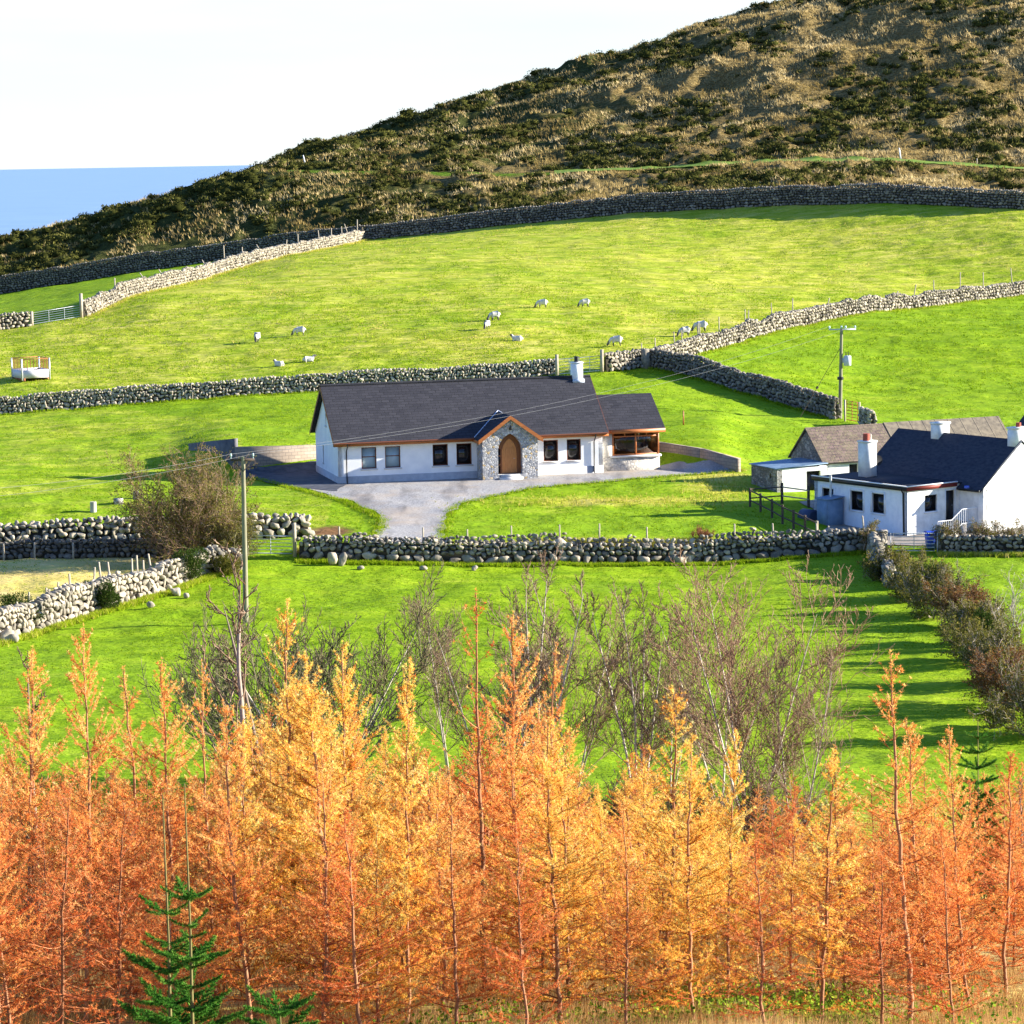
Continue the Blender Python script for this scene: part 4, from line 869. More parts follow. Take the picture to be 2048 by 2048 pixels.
# lean-to
Lt = empty('lean_to_shed', (*(BO[:2] + np.array([math.cos(BA), math.sin(BA)])*-3.6 + np.array([-math.sin(BA), math.cos(BA)])*-.6), BZ-.05), BA)
tag(Lt, 'stone lean-to shed with blue tin roof and open doorway against the barn gable', 'shed')
mb = MB(); plate(mb, rect(0, 3.59, -.6, 1.86), [[(2.1, -.5), (3.1, -.5), (3.1, 1.6), (2.1, 1.6)]], (0, 0, 0), (1, 0, 0), (0, 0, 1), .35); mb.build('front_wall', M['whitewash'], Lt)
mb = MB(); plate(mb, rect(0, 3.6, -.6, 1.8), [rect(2.55, 2.8, 1.2, 1.5)], (-.002, 3.6, 0), (0, -1, 0), (0, 0, 1), .35); mb.build('side_wall', M['rubble'], Lt)
mb = MB(); plate(mb, rect(0, 3.59, -.6, 1.82), [], (3.59, 3.6, 0), (-1, 0, 0), (0, 0, 1), .35); mb.build('back_wall', M['rubble'], Lt)
mb = MB(); roof_plane(mb, [(-.12, -.10, 1.90), (3.6, -.10, 2.08), (3.6, 3.7, 2.08), (-.12, 3.7, 1.90)], .06); mb.build('roof', noisy((.10, .17, .26), (.22, .30, .38), 2, .2, .01, name='tin_roof', rough=.5), Lt)
mb = MB(); mb.box((2.11, .2, -.45), (3.09, .26, 1.59)); mb.build('door', M['black'], Lt)  # black panel stands in for the dark inside the open doorway
# neighbouring slate roofed house at the frame edge
N_ = empty('slate_roofed_house', (*XY(2204, 180, 930)[:2], -22.5), math.radians(35)); tag(N_, 'dark slate roofed house mostly beyond the farmhouse gable at the picture edge', 'house')
mb = MB(); mb.box((0, 0, -.6), (6, 9, 2.9)); mb.prism([(0, .002, 2.9), (6, .002, 2.9), (3, .002, 5.7)], (0, 8.99, 0)); mb.build('wall', M['whitewash'], N_)
mb = MB(); roof_plane(mb, [(-.3, -.2, 2.72), (-.3, 9.2, 2.72), (3, 9.2, 5.85), (3, -.2, 5.85)], .1); roof_plane(mb, [(6.3, -.2, 2.72), (6.3, 9.2, 2.72), (3.002, 9.2, 5.85), (3.002, -.2, 5.85)], .1); mb.build('roof', mr_.data.materials[0], N_)
mb = MB(); mb.box((-.03, 1.5, 1.0), (-.003, 2.4, 2.1)); mb.build('window', M['glass'], N_)

# ------------------------------------------------------------------ block retaining walls
def block_wall(path, zt, zb, label, th=.3, slot=None, name='retaining_wall', m_=None):
    """path (x,y) list, tops per point, bottoms per point"""
    p = np.array([q[:2] for q in path]); o = empty(name, (p[0][0], p[0][1], zb[0])) if False else None
    e = p[1] - p[0]; ang = math.atan2(e[1], e[0]); mb = MB(); c, s = math.cos(ang), math.sin(ang)
    q = np.column_stack([(p - p[0]) @ [c, s], (p - p[0]) @ [-s, c]])
    for k in range(len(q)-1):
        a, b = q[k], q[k+1]; t_ = norm(b-a); n = np.array([-t_[1], t_[0]])*th
        V = [[*a, zb[k]], [*b, zb[k+1]], [*(b+n), zb[k+1]], [*(a+n), zb[k]], [*a, zt[k]], [*b, zt[k+1]], [*(b+n), zt[k+1]], [*(a+n), zt[k]]]
        mb.add(np.array(V) - [0, 0, zb[0]], [[0,3,2,1],[4,5,6,7],[0,1,5,4],[1,2,6,5],[2,3,7,6],[3,0,4,7]])
    o = mb.build(name, m_ or M['blockwork'], loc=(p[0][0], p[0][1], zb[0])); o.rotation_euler.z = ang
    return tag(o, label, 'retaining wall')
def zpix(u, v, d): return float(P(u, v, d)[2])
a = P(470, 930, 194.2); b = P(660, 930, 197.0); c_ = P(378, 930, 199)
block_wall([a, b], [zpix(471, 894, 194.2), zpix(660, 890, 197.0)], [-21.3, -21.3], 'tan blockwork retaining wall beside the bungalow gable with the roof shadow on it')
block_wall([c_, a - np.array([.02, 0, 0])], [zpix(380, 887, 199), zpix(470, 877, 194.2)], [-21.3, -21.3], 'shaded grey blockwork wing wall ending the bungalow yard', m_=noisy((.09, .09, .10), (.16, .155, .16), 1.5, .3, .02, name='shade_dark_concrete'))  # shade on the wing wall is put into this darker wall colour
g1 = P(1318, 900, 197.3); g2 = P(1400, 905, 193.5); g3 = P(1474, 918, 190)
block_wall([g1 - np.array([5, -5, 0]), g1, g2, g3], [-19.3, -19.4, -19.5, -19.85], [-21.5]*4, 'curved grey blockwork retaining wall behind the sun room', m_=M['blockwork'])
# ------------------------------------------------------------------ timber poles, wires, posts, gates, rails
def at_ground(u, v=None, d=None): return G(u, v) if d is None else XY(u, d, v or 900)
p1 = G(492, 1248); h1 = P(486, 913, p1[1]); z1 = h1[2] - p1[2]; dx1 = h1[0] - p1[0]
Q = empty('power_pole', tuple(p1)); tag(Q, 'tall pale timber power pole with crossarm standing alone in the lower green field', 'power pole')
mb = MB(); mb.tube([(0, 0, -.3), (dx1*.5, 0, z1*.5), (dx1, 0, z1)], [.15, .125, .10], 10); mb.build('pole', M['pole'], Q, smooth=True)
mb = MB(); mb.box((dx1-.62, -.06, z1-.22), (dx1+.55, .06, z1-.10)); mb.tube([(dx1-.45, -.08, z1-.22), (dx1, -.1, z1-.75)], .02, 5); mb.tube([(dx1+.4, -.08, z1-.22), (dx1, -.1, z1-.75)], .02, 5); mb.build('crossarm', M['rail'], Q)
for sx_ in (-.6, .5): mb = MB(); mb.tube([(dx1+sx_, 0, z1-.1), (dx1+sx_, 0, z1+.02), (dx1+sx_, 0, z1+.03), (dx1+sx_, 0, z1+.16)], [.02, .02, .055, .03], 8); mb.build('insulator', M['ceramic'], Q)
p2 = XY(1680, 215.5, 860); h2 = P(1683, 657, 215.5); z2 = h2[2] - p2[2]; dx2 = h2[0] - p2[0]
Q2 = empty('transformer_pole', tuple(p2)); tag(Q2, 'timber power pole carrying a grey transformer can, behind the barn roof', 'power pole')
mb = MB(); mb.tube([(0, 0, -.3), (dx2, 0, z2)], [.16, .11], 10); mb.build('pole', M['pole'], Q2, smooth=True)
mb = MB(); mb.box((dx2-.95, -.06, z2-.12), (dx2+1.05, .06, z2-.02)); mb.build('crossarm', M['galv'], Q2)
for sx_ in (-.9, 0, .3, 1.0): mb = MB(); mb.tube([(dx2+sx_, 0, z2-.02), (dx2+sx_, 0, z2+.03), (dx2+sx_, 0, z2+.05), (dx2+sx_, 0, z2+.2)], [.03, .03, .09, .05], 8); mb.build('insulator', M['ceramic'], Q2)
mb = MB(); zt_ = z2 - 2.35; mb.tube([(dx2+.42, -.05, zt_-.42), (dx2+.42, -.05, zt_-.40), (dx2+.42, -.05, zt_+.30), (dx2+.42, -.05, zt_+.33)], [.24, .28, .28, .2], 14); mb.box((dx2+.05, -.1, zt_-.2), (dx2+.2, 0, zt_+.15)); tr_ = mb.build('transformer', mat('transformer_grey', (.50, .54, .60), .4, .4), Q2)
for s_ in (-.1, .1): mb = MB(); mb.tube([(dx2+.42+s_, -.05, zt_+.33), (dx2+.42+s_, -.05, zt_+.58)], [.04, .03], 6); mb.build('bushing', M['rail'], tr_)
mb = MB(); mb.tube([(dx2*.3, 0, 2.9), (dx2*.3, 0, 3.1)], .24, 10); mb.build('anti_climb_guard', M['black'], Q2)
def wire(a, b, sag, label, r=.0065, name='overhead_wire'):
    t = np.linspace(0, 1, 24); p = np.outer(1-t, a) + np.outer(t, b); p[:, 2] -= sag*4*t*(1-t)
    mb = MB(); mb.tube(p, r, 4); return tag(mb.build(name, M['wire'], normals=False), label, 'wire', 'overhead power wires')
T1 = [np.array([p1[0]+dx1+s, p1[1], p1[2]+z1+.13]) for s in (-.6, .5)]; T2 = [np.array([p2[0]+dx2+s, p2[1], p2[2]+z2+.18]) for s in (-.9, 1.0)]
wire(T1[0], T2[0], 1.1, 'upper of the two thin wires crossing the bungalow roof between the power poles'); wire(T1[1], T2[1], 1.1, 'lower of the two thin wires crossing the bungalow roof between the power poles')
e1 = P(-260, 990, 128); e2 = P(-240, 1010, 128)
wire(T1[0], e1, .4, 'upper wire running down past the hawthorn to the left of the lone pole'); wire(T1[1], e2, .4, 'lower wire running down past the hawthorn to the left of the lone pole')
mb = MB(); g_ = XY(1600, 214.5, 860); sv = np.array([p2[0], p2[1], p2[2]+5.2]); mb.tube([sv, g_], .02, 4); k_ = sv*.45 + g_*.55; mb.tube([k_, k_ + (g_-sv)*.03], .09, 6)
tag(mb.build('guy_wire', M['rail'], normals=False), 'slanting stay wire with a black egg insulator bracing the transformer pole', 'wire')
# fence posts
def post(p, h, lean=(0, 0), w=.09, label='', group='', m_=None, name='fence_post', cat='fence post'):
    mb = MB(); t_ = w/2; V = np.array([[-t_, -t_, -.25], [t_, -t_, -.25], [t_, t_, -.25], [-t_, t_, -.25], [-t_*.85+lean[0]*h, -t_+lean[1]*h, h], [t_*.85+lean[0]*h, -t_+lean[1]*h, h-.02], [t_*.85+lean[0]*h, t_+lean[1]*h, h], [-t_*.85+lean[0]*h, t_+lean[1]*h, h+.03]])
    mb.add(V, [[0,3,2,1],[4,5,6,7],[0,1,5,4],[1,2,6,5],[2,3,7,6],[3,0,4,7]]); o = mb.build(name, m_ or M['post'], loc=tuple(p)); return tag(o, label, cat, group)
def pathpt(path, u, off=.55):
    """the point of a wall line at screen column u, set back behind it"""
    pts, _ = resample(path, .25); uu = 1024 + F * pts[:, 0] / pts[:, 1]; k = int(np.argmin(abs(uu - u))); p = pts[k]; a = pts[max(0, k-2)]; b = pts[min(len(pts)-1, k+2)]; t = norm(b-a); n = np.array([-t[1], t[0]]); 
    if n[1] < 0: n = -n
    q = p + n*off; return np.array([q[0], q[1], float(T(q[0], q[1]))])
def posts(path, items, group, off=.55, w=.09, where=''):
    for u, h, ln in items: post(pathpt(path, u, off), h, (ln, 0), w, where, group)
posts(W_diag_left, [(245, 2.4, 0), (465, 3.0, -.02), (500, 2.3, 0), (612, 2.5, 0), (655, 2.5, -.08), (678, 2.5, .02), (700, 2.5, -.02), (718, 2.6, -.35)], 'posts along the pale climbing wall', .3, .13, 'upright weathered fence post rising behind the pale climbing wall')
for u, ln in ((295, -.7), (335, -.7), (376, .0), (418, -.6), (525, -.6)):
    pass
for u, ln in ((305, -.8), (340, -.7), (385, .75), (423, -.6), (535, -.7), (570, .1)):
    post(pathpt(W_diag_left, u, -.75), 2.0, (ln, .25), .12, 'slanting timber prop leaning against the face of the pale climbing wall', 'props leaning on the pale climbing wall')
posts(W_diag_right, [(1294, 1.9, 0), (1333, 2.0, 0), (1372, 2.1, -.05), (1387, 2.0, -.05), (1417, 2.3, .02), (1421, 2.3, 0), (1460, 2.4, 0), (1513, 2.4, 0), (1517, 2.3, .05), (1566, 2.4, -.05), (1607, 2.5, 0), (1668, 1.9, .3), (1735, 1.7, .7), (1795, 1.7, .6), (1842, 2.2, .2), (1888, 2.4, -.02), (1938, 2.9, 0), (1985, 2.7, 0), (2044, 2.8, -.1)], 'posts along the wall of the bright green field', .75, .10, 'weathered fence post behind the wall between sheep field and bright green field')
posts(W_front, [(674, 1.55, 0), (844, 1.55, 0), (935, 1.35, .0), (1025, 1.4, 0), (1121, 1.4, 0), (1204, 1.45, .02), (1294, 1.35, 0), (1470, 1.4, 0), (1558, 1.4, -.05), (1645, 1.4, -.05), (1667, 1.25, -.1), (1737, 1.8, -.1)], 'posts behind the driveway wall', .55, .10, 'short fence post standing behind the low boulder wall of the driveway')
posts(W_lowleft, [(66, 1.75, 0), (99, 1.7, .03), (122, 1.8, .06), (149, 2.0, 0), (192, 2.0, .1), (217, 2.1, -.1), (235, 2.0, -.1), (273, 1.9, 0), (284, 2.0, -.02), (295, 1.7, 0), (320, 1.9, -.15)], 'posts behind the gorse wall', .6, .10, 'small dark fence post behind the tumbledown gorse wall')
for u in (8, 70, 147): post(XY(u, 162.3, 1120), .95, (0, 0), .1, 'short post in front of the low shaded wall above the straw field', 'posts before the shaded wall')
post(XY(1802, 416, 320), 1.7, (-.15, 0), .2, 'white marker post beside the hill track on the right', '', M['white_paint'], 'marker_post', 'marker post')
post(G(612, 334), 1.6, (-.25, 0), .2, 'white marker post where the hill track meets the skyline', '', M['white_paint'], 'marker_post', 'marker post')
post(XY(1954, 409, 320), .9, (0, 0), .16, 'thin wooden stake beside the hill track near the picture edge', '', None, 'marker_post', 'marker post')
post(pathpt(W_diag_left, 728, .2), 3.0, (.02, 0), .14, 'tallest corner post where the pale wall meets the mountain wall', '')
post(XY(1367, 206, 860), 1.0, (0, 0), .1, 'orange marker stake in the grass behind the sun room', '', M['brown'], 'marker_post', 'marker post')
post(XY(1290, 239.6, 690) + [0, 0, 0], 1.6, (0, 0), .75, 'dark square stone pillar at the corner of the sheep field walls', '', M['stone'], 'stone_pillar', 'pillar')
# gates
def gate(a, b, h, label, m_=None, nb=5, nv=3, posts_=True, pw=.16, ph=None, pm=None):
    a = np.asarray(a, float); b = np.asarray(b, float); e = (b-a)[:2]; Lg = np.linalg.norm(e); o = empty('field_gate', tuple(a), math.atan2(e[1], e[0])); tag(o, label, 'gate')
    dz = b[2]-a[2]; m_ = m_ or M['galv']; mb = MB()
    g0, g1 = (.16, Lg-.16) if posts_ else (0, Lg)
    zz = lambda x, z: z + dz*x/Lg
    mb.tube([(g0, 0, zz(g0, .15)), (g0, 0, zz(g0, h)), (g1, 0, zz(g1, h)), (g1, 0, zz(g1, .15)), (g0, 0, zz(g0, .15))], .032, 6, caps=False); mb.build('gate_frame', m_, o)
    for k in range(1, nb): z = .15 + (h-.15)*k/nb; mb = MB(); mb.tube([(g0, 0, zz(g0, z)), (g1, 0, zz(g1, z))], .022, 5); mb.build('gate_bar', m_, o)
    for k in range(1, nv+1): x = g0 + (g1-g0)*k/(nv+1); mb = MB(); mb.tube([(x, -.02, zz(x, .15)), (x, -.02, zz(x, h))], .024, 5); mb.build('upright', m_, o)
    if posts_:
        for x, hh in ((0, (ph or (h+.3, h+.3))[0]), (Lg, (ph or (h+.3, h+.3))[1])): mb = MB(); mb.box((x-pw/2, -pw/2, zz(x, -.3)), (x+pw/2, pw/2, zz(x, hh))); mb.build('gatepost', pm or M['post'], o)
    return o
gate(XY(1114, 236.4, 750), XY(1204, 236.8, 740), 1.35, 'silver tubular field gate behind the bungalow chimney', ph=(1.75, 1.85), pw=.25, nv=3)
gate(XY(63, 287.2, 630), XY(163, 288.6, 630), 1.25, 'far silver field gate between the two wall ends at upper left', ph=(1.4, 2.4), pw=.3, nv=2)
gate(XY(494, 162.6, 1120), XY(590, 162.4, 1120), 1.15, 'thin silver gate beside the lone power pole below the left lawn', ph=(1.2, 1.9), pw=.2, nv=1)
gate(XY(1781, 163.2, 1120), XY(1875, 162.6, 1120), 1.15, 'silver yard gate in front of the blue wheelie bin', pw=.05, nv=1, ph=(1.15, 1.15), pm=M['galv'])
for i, (u, w_, lab) in enumerate(((1765, .5, 'rough square stone gate pillar left of the yard gate'), (1881, .42, 'tall stone gate pillar right of the yard gate at the hedge end'))):
    mb = MB(); mb.box((-w_/2, -.25, -.3), (w_/2, .25, 1.45 if i else 1.3)); mb.box((-w_/2-.03, -.28, 1.45 if i else 1.3), (w_/2+.03, .28, 1.55 if i else 1.38)); o = mb.build('gate_pillar', M['rubble'], loc=tuple(XY(u, 162.9, 1120))); tag(o, lab, 'pillar', 'pillars of the yard gate')
gate(XY(1690, 213.8, 860), XY(1719, 213.0, 860), 1.55, 'small red iron gate between the dark wall and its stub', M['red_paint'], nb=6, nv=1, ph=(1.6, 1.6), pw=.1)
# post and rail fence of the farm
pf = [XY(1500, 176.5, 1000), XY(1521, 174.6, 1010), XY(1544, 172.8, 1020), XY(1565, 171.0, 1030), XY(1587, 169.4, 1040), XY(1610, 167.8, 1050), XY(1634, 166.2, 1060)]
PF = empty('rail_fence', tuple(pf[0])); tag(PF, 'dark wooden post and rail fence running down to the farmyard corner', 'fence')
for i, q in enumerate(pf):
    l = q - pf[0]; mb = MB(); mb.tube([l + [0, 0, -.3], l + [0, 0, 1.15]], .075, 7); mb.build('post', M['rail'] if i < 6 else M['post'], PF)
    if i:
        k = pf[i-1] - pf[0]
        for z in (.42, 1.02): mb = MB(); mb.tube([k + [0, -.07, z], l + [0, -.07, z]], .045, 6); mb.build('rail', M['rail'], PF)
pf2 = [XY(1500, 176.8, 1000), XY(1564, 178.3, 1000), XY(1617, 177.4, 1000)]
PF2 = empty('rail_fence', tuple(pf2[0])); tag(PF2, 'short wooden rail fence across the front of the lean-to shed', 'fence')
for i, q in enumerate(pf2):
    l = q - pf2[0]
    if i: mb = MB(); mb.tube([l + [0, 0, -.3], l + [0, 0, 1.3 if i < 2 else 1.35]], .09, 7); mb.build('post', M['rail'], PF2); k = pf2[i-1] - pf2[0]
    if i:
        for z in (.5, 1.05): mb = MB(); mb.tube([k + [0, -.08, z], l + [0, -.08, z]], .045, 6); mb.build('rail', M['post'] if i > 1 else M['rail'], PF2)
# concrete blocks on the left lawn
for (u, v, w_, h_, lab, mt) in ((187, 1024, .40, .62, 'upright concrete pipe stump on the left lawn, lowest of the three blocks', 'concrete'), (237, 1010, .55, .30, 'flat concrete block on the left lawn between the two stumps', 'concrete'), (272, 1000, .36, .48, 'upright concrete stump nearest the hawthorn', 'concrete')):
    mb = MB(); g = G(u, v)
    if h_ > .4: mb.tube([(0, 0, -.1), (0, 0, h_)], [w_/2, w_/2*.97], 14, caps=False); mb.tube([(0, 0, h_), (0, 0, h_-.3)], [w_/2*.97, w_/2*.7], 14)
    else: mb.box((-w_/2, -.2, -.1), (w_/2, .2, h_))
    tag(mb.build('concrete_block', M['concrete'], loc=tuple(g)), lab, 'concrete block', 'concrete blocks on the lawn')
# sheep feeder
fd = G(62, 760); FE = empty('sheep_feeder', (fd[0], fd[1], fd[2]), math.radians(28)); tag(FE, 'rusty railed livestock feeder with white metal sides in the sheep field', 'feeder')
mb = MB(); fw2, fd2 = 1.25, 1.35
def panel(a, b): mb.box(a, b)
panel((-1.2, -fd2-.02, .18), (1.2, -fd2+.03, .88)); panel((-1.2-.05, -fd2+.032, .18), (-1.2, fd2, .88)); panel((1.2, -fd2+.032, .18), (1.25, fd2, .88)); panel((-1.2, fd2-.05, .18), (1.2, fd2, .88)); mb.build('side_panel', mat('feeder_white', (.62, .60, .62), .6), FE)
mb = MB(); mb.box((-1.195, -fd2+.035, .25), (1.195, fd2-.055, .35)); mb.build('floor', M['rust'], FE)
mb = MB()
for x in (-1.23, 1.23):
    for y in (-fd2, fd2-.02): mb.box((x-.06, y-.04, 0), (x+.06, y+.04, 1.85))
mb.build('corner_post', M['galv'], FE)
mb = MB()
for z in (1.80,):
    mb.box((-1.17, -fd2-.02, z), (1.17, -fd2+.02, z+.05)); mb.box((-1.17, fd2-.04, z), (1.17, fd2, z+.05)); mb.box((-1.25, -fd2+.045, z), (-1.21, fd2-.065, z+.05)); mb.box((1.21, -fd2+.045, z), (1.25, fd2-.065, z+.05))
for x in np.linspace(-1.0, 1.0, 8): mb.tube([(x, -fd2, .88), (x, -fd2, 1.8)], .018, 5); mb.tube([(x, fd2-.02, .88), (x, fd2-.02, 1.8)], .018, 5)
for y in np.linspace(-1.1, 1.1, 9): mb.tube([(-1.23, y, .88), (-1.23, y, 1.8)], .018, 5); mb.tube([(1.23, y, .88), (1.23, y, 1.8)], .018, 5)
mb.build('hay_rail', M['rust'], FE)
for sx_ in (-1, 1): mb = MB(); mb.box((sx_*1.05-.08, -fd2-.05, -.05), (sx_*1.05+.08, fd2+.05, .178)); mb.build('skid', M['rust'], FE)

# ------------------------------------------------------------------ sheep
WOOL = leafmat('wool', [(0, (.09, .08, .075)), (.28, (.13, .12, .11)), (.34, (.50, .47, .42)), (.62, (.68, .65, .60)), (.66, (.30, .32, .36)), (1, (.22, .24, .30))], 0)
def skin_mesh(name, verts, edges, radii, sub=2):
    me = bpy.data.meshes.new(name); me.from_pydata(verts, edges, []); o = bpy.data.objects.new(name, me); COL.objects.link(o)
    o.modifiers.new('s', 'SKIN'); sv_ = me.skin_vertices[0].data
    for i, r in enumerate(radii): sv_[i].radius = (r, r) if not isinstance(r, tuple) else r; sv_[i].use_root = (i == 0)
    m2 = o.modifiers.new('d', 'SUBSURF'); m2.levels = sub; m2.render_levels = sub
    dg = bpy.context.evaluated_depsgraph_get(); dg.update(); res = bpy.data.meshes.new_from_object(o.evaluated_get(dg)); bpy.data.objects.remove(o); res.name = name; return res
def sheep_mesh(pose, seed, mark=True):
    r = np.random.default_rng(seed)
    if pose == 'graze':
        V = [(0, 0, .62), (-.28, 0, .63), (.28, 0, .60), (.45, 0, .58), (.60, 0, .42), (.70, 0, .24), (.76, 0, .12), (.80, 0, .05)]
        R = [.27, .24, .25, .17, .12, .10, .085, .05]
    elif pose == 'stand':
        V = [(0, 0, .62), (-.28, 0, .63), (.28, 0, .62), (.44, 0, .70), (.54, 0, .88), (.60, 0, .96), (.70, 0, .93), (.78, 0, .89)]
        R = [.27, .24, .25, .17, .12, .10, .08, .05]
    else:
        V = [(0, 0, .26), (-.30, 0, .25), (.28, 0, .27), (.43, 0, .38), (.50, 0, .52), (.56, 0, .60), (.66, 0, .58), (.74, 0, .54)]
        R = [.27, .25, .24, .17, .12, .10, .08, .05]
    E_ = [(0, 1), (0, 2), (2, 3), (3, 4), (4, 5), (5, 6), (6, 7)]
    if pose != 'lie':
        for sx_, base in ((-.32, 1), (.26, 2)):
            for sy in (-.12, .12):
                k = len(V); V += [(sx_, sy, .42), (sx_ + (.03 if base == 1 else 0), sy, .22), (sx_ - (.03 if base == 1 else 0), sy, .02)]; R += [.09, .045, .032]; E_ += [(base, k), (k, k+1), (k+1, k+2)]
    else:
        for sx_, base, dx in ((-.32, 1, .12), (.30, 2, .14)):
            for sy in (-.2, .2): k = len(V); V += [(sx_, sy, .10), (sx_+dx, sy*1.1, .045)]; R += [.07, .035]; E_ += [(base, k), (k, k+1)]
    k = len(V); V += [(-.50, 0, V[1][2]+.02), (-.56, 0, V[1][2]-.14)]; R += [.06, .03]; E_ += [(1, k), (k, k+1)]
    for sy in (-1, 1): k = len(V); b = V[5]; V += [(b[0]-.04, sy*.13, b[2]+.03)]; R += [.03]; E_ += [(5, k)]
    me = skin_mesh('sheep', V, E_, R); n = len(me.vertices); co = np.empty(n*3); me.vertices.foreach_get('co', co); co = co.reshape(-1, 3)
    head = np.array(V[5]); dh = np.linalg.norm((co - head)*[1, 1, 1], axis=1); hx = co[:, 0] > V[4][0] + (.04 if pose != 'lie' else .02)
    tone = np.full(n, .48) + .1*fbm(co[:, 0]*9, co[:, 2]*9 + co[:, 1]*7, seed, 2)*.5
    tone = np.where(hx | ((co[:, 2] < .30) & (pose != 'lie') & (co[:, 0] < .5)), .15, tone)
    if mark: tone = np.where(np.linalg.norm((co - [.12, 0, V[0][2]+.25])*[1, .8, 1], axis=1) < .17, .8, tone)
    co += (fbm(co[:, 0]*14, co[:, 1]*14 + co[:, 2]*12, seed+3, 2)*.012*(tone > .3))[:, None]
    me.vertices.foreach_set('co', co.ravel()); a = me.attributes.new('tone', 'FLOAT', 'POINT'); a.data.foreach_set('value', tone.astype(np.float32)); me.materials.clear(); me.materials.append(WOOL)
    for p in me.polygons: p.use_smooth = True; p.material_index = 0
    return me
SM = {('graze', 1): sheep_mesh('graze', 3), ('graze', 0): sheep_mesh('graze', 4, False), ('lie', 0): sheep_mesh('lie', 5, False), ('lie', 1): sheep_mesh('lie', 6, True)}
for (u, v, k, rot, sc, lab) in ((1085, 617, ('graze', 1), 183, 1.0, 'grazing sheep farthest up the field, left of its upper pair'), (1170, 617, ('graze', 1), 195, .95, 'grazing sheep with a grey back, right of the upper pair'),
        (1172-182, 643, ('graze', 1), 200, 1.0, 'grey backed sheep grazing just above the one seen end on'), (974, 660, ('graze', 0), 250, .9, 'white sheep grazing end on, nearest the grey backed one'),
        (1035, 680, ('lie', 1), 175, .95, 'sheep lying down alone in the middle of the field with its head to the left'), (1233, 694, ('graze', 1), 185, 1.05, 'sheep grazing close above the silver field gate behind the bungalow'),
        (1370, 674, ('graze', 0), 200, 1.0, 'white sheep grazing behind the wall and posts, left of its neighbour'), (1402, 664, ('graze', 0), 190, 1.15, 'largest white sheep grazing behind the wall and posts near the right slope'),
        (514, 684, ('graze', 1), 265, 1.0, 'sheep seen end on with long shadow at the left part of the field'), (600, 671, ('graze', 1), 185, 1.0, 'grazing sheep with dark shoulder mark in the left part of the field'),
        (559, 733, ('lie', 0), 150, .9, 'white sheep lying down, left of the two resting above the bungalow gable'), (617, 724, ('lie', 0), 10, .95, 'white sheep lying with its head to the right above the bungalow gable')):
    g = G(u, v); o = bpy.data.objects.new('sheep', SM[k]); COL.objects.link(o); o.location = (g[0], g[1], g[2] + (0 if k[0] != 'lie' else -.02)); o.rotation_euler.z = math.radians(rot); o.scale = (sc,)*3
    tag(o, lab, 'sheep', 'sheep in the upper field')
# ------------------------------------------------------------------ vegetation builders
def blades(mb, Pn, D, n, ln, wd, r, tone, spread=1.0, mi=0, quad=False):
    """n narrow leaves or needles around each point Pn, fanned about the direction D"""
    k = len(Pn); Pq = np.repeat(Pn, n, 0); Dq = np.repeat(D, n, 0)
    d = norm(Dq + spread * norm(r.normal(size=(k*n, 3)))); s = norm(np.cross(d, r.normal(size=(k*n, 3))))
    L_ = (ln * r.uniform(.6, 1.25, k*n))[:, None]; w = (wd * r.uniform(.7, 1.3, k*n))[:, None] * .5
    tn = np.repeat(np.broadcast_to(tone, (k,)), n) + r.normal(size=k*n) * .05
    if quad:
        V = np.stack([Pq, Pq + d*L_*.5 + s*w, Pq + d*L_, Pq + d*L_*.5 - s*w], 1); m = 4
    else:
        V = np.stack([Pq - s*w, Pq + s*w, Pq + d*L_], 1); m = 3
    mb.add(V.reshape(-1, 3), np.arange(k*n*m).reshape(-1, m), mi, np.repeat(tn, m))
def linked(name, me, parent): o = bpy.data.objects.new(name, me); COL.objects.link(o); o.parent = parent; return o
def take(mb, name, mats, smooth=False):
    me = mesh_from(name, mb.V, mb.F, mb.tone, smooth)
    for m in mats: me.materials.append(m)
    return me
BARK_L = tonemat('larch_bark', [(0, (.13, .05, .025)), (.5, (.28, .125, .06)), (1, (.46, .26, .15))], bump=.5, bscale=14, bd=.02)
TWIG_L = leafmat('larch_twig', [(0, (.20, .045, .02)), (.5, (.38, .11, .045)), (1, (.60, .30, .15))], 0)
NEED = {
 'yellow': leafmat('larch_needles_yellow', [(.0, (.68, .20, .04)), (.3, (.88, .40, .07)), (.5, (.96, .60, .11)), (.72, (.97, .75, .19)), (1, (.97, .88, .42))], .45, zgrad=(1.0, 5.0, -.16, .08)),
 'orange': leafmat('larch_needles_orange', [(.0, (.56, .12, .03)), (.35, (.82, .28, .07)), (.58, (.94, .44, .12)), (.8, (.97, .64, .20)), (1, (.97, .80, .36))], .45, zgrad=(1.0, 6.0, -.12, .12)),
 'rust': leafmat('larch_needles_rust', [(.0, (.42, .07, .02)), (.4, (.68, .17, .045)), (.7, (.86, .33, .10)), (1, (.95, .60, .25))], .45, zgrad=(1.0, 6.0, -.10, .10)) }
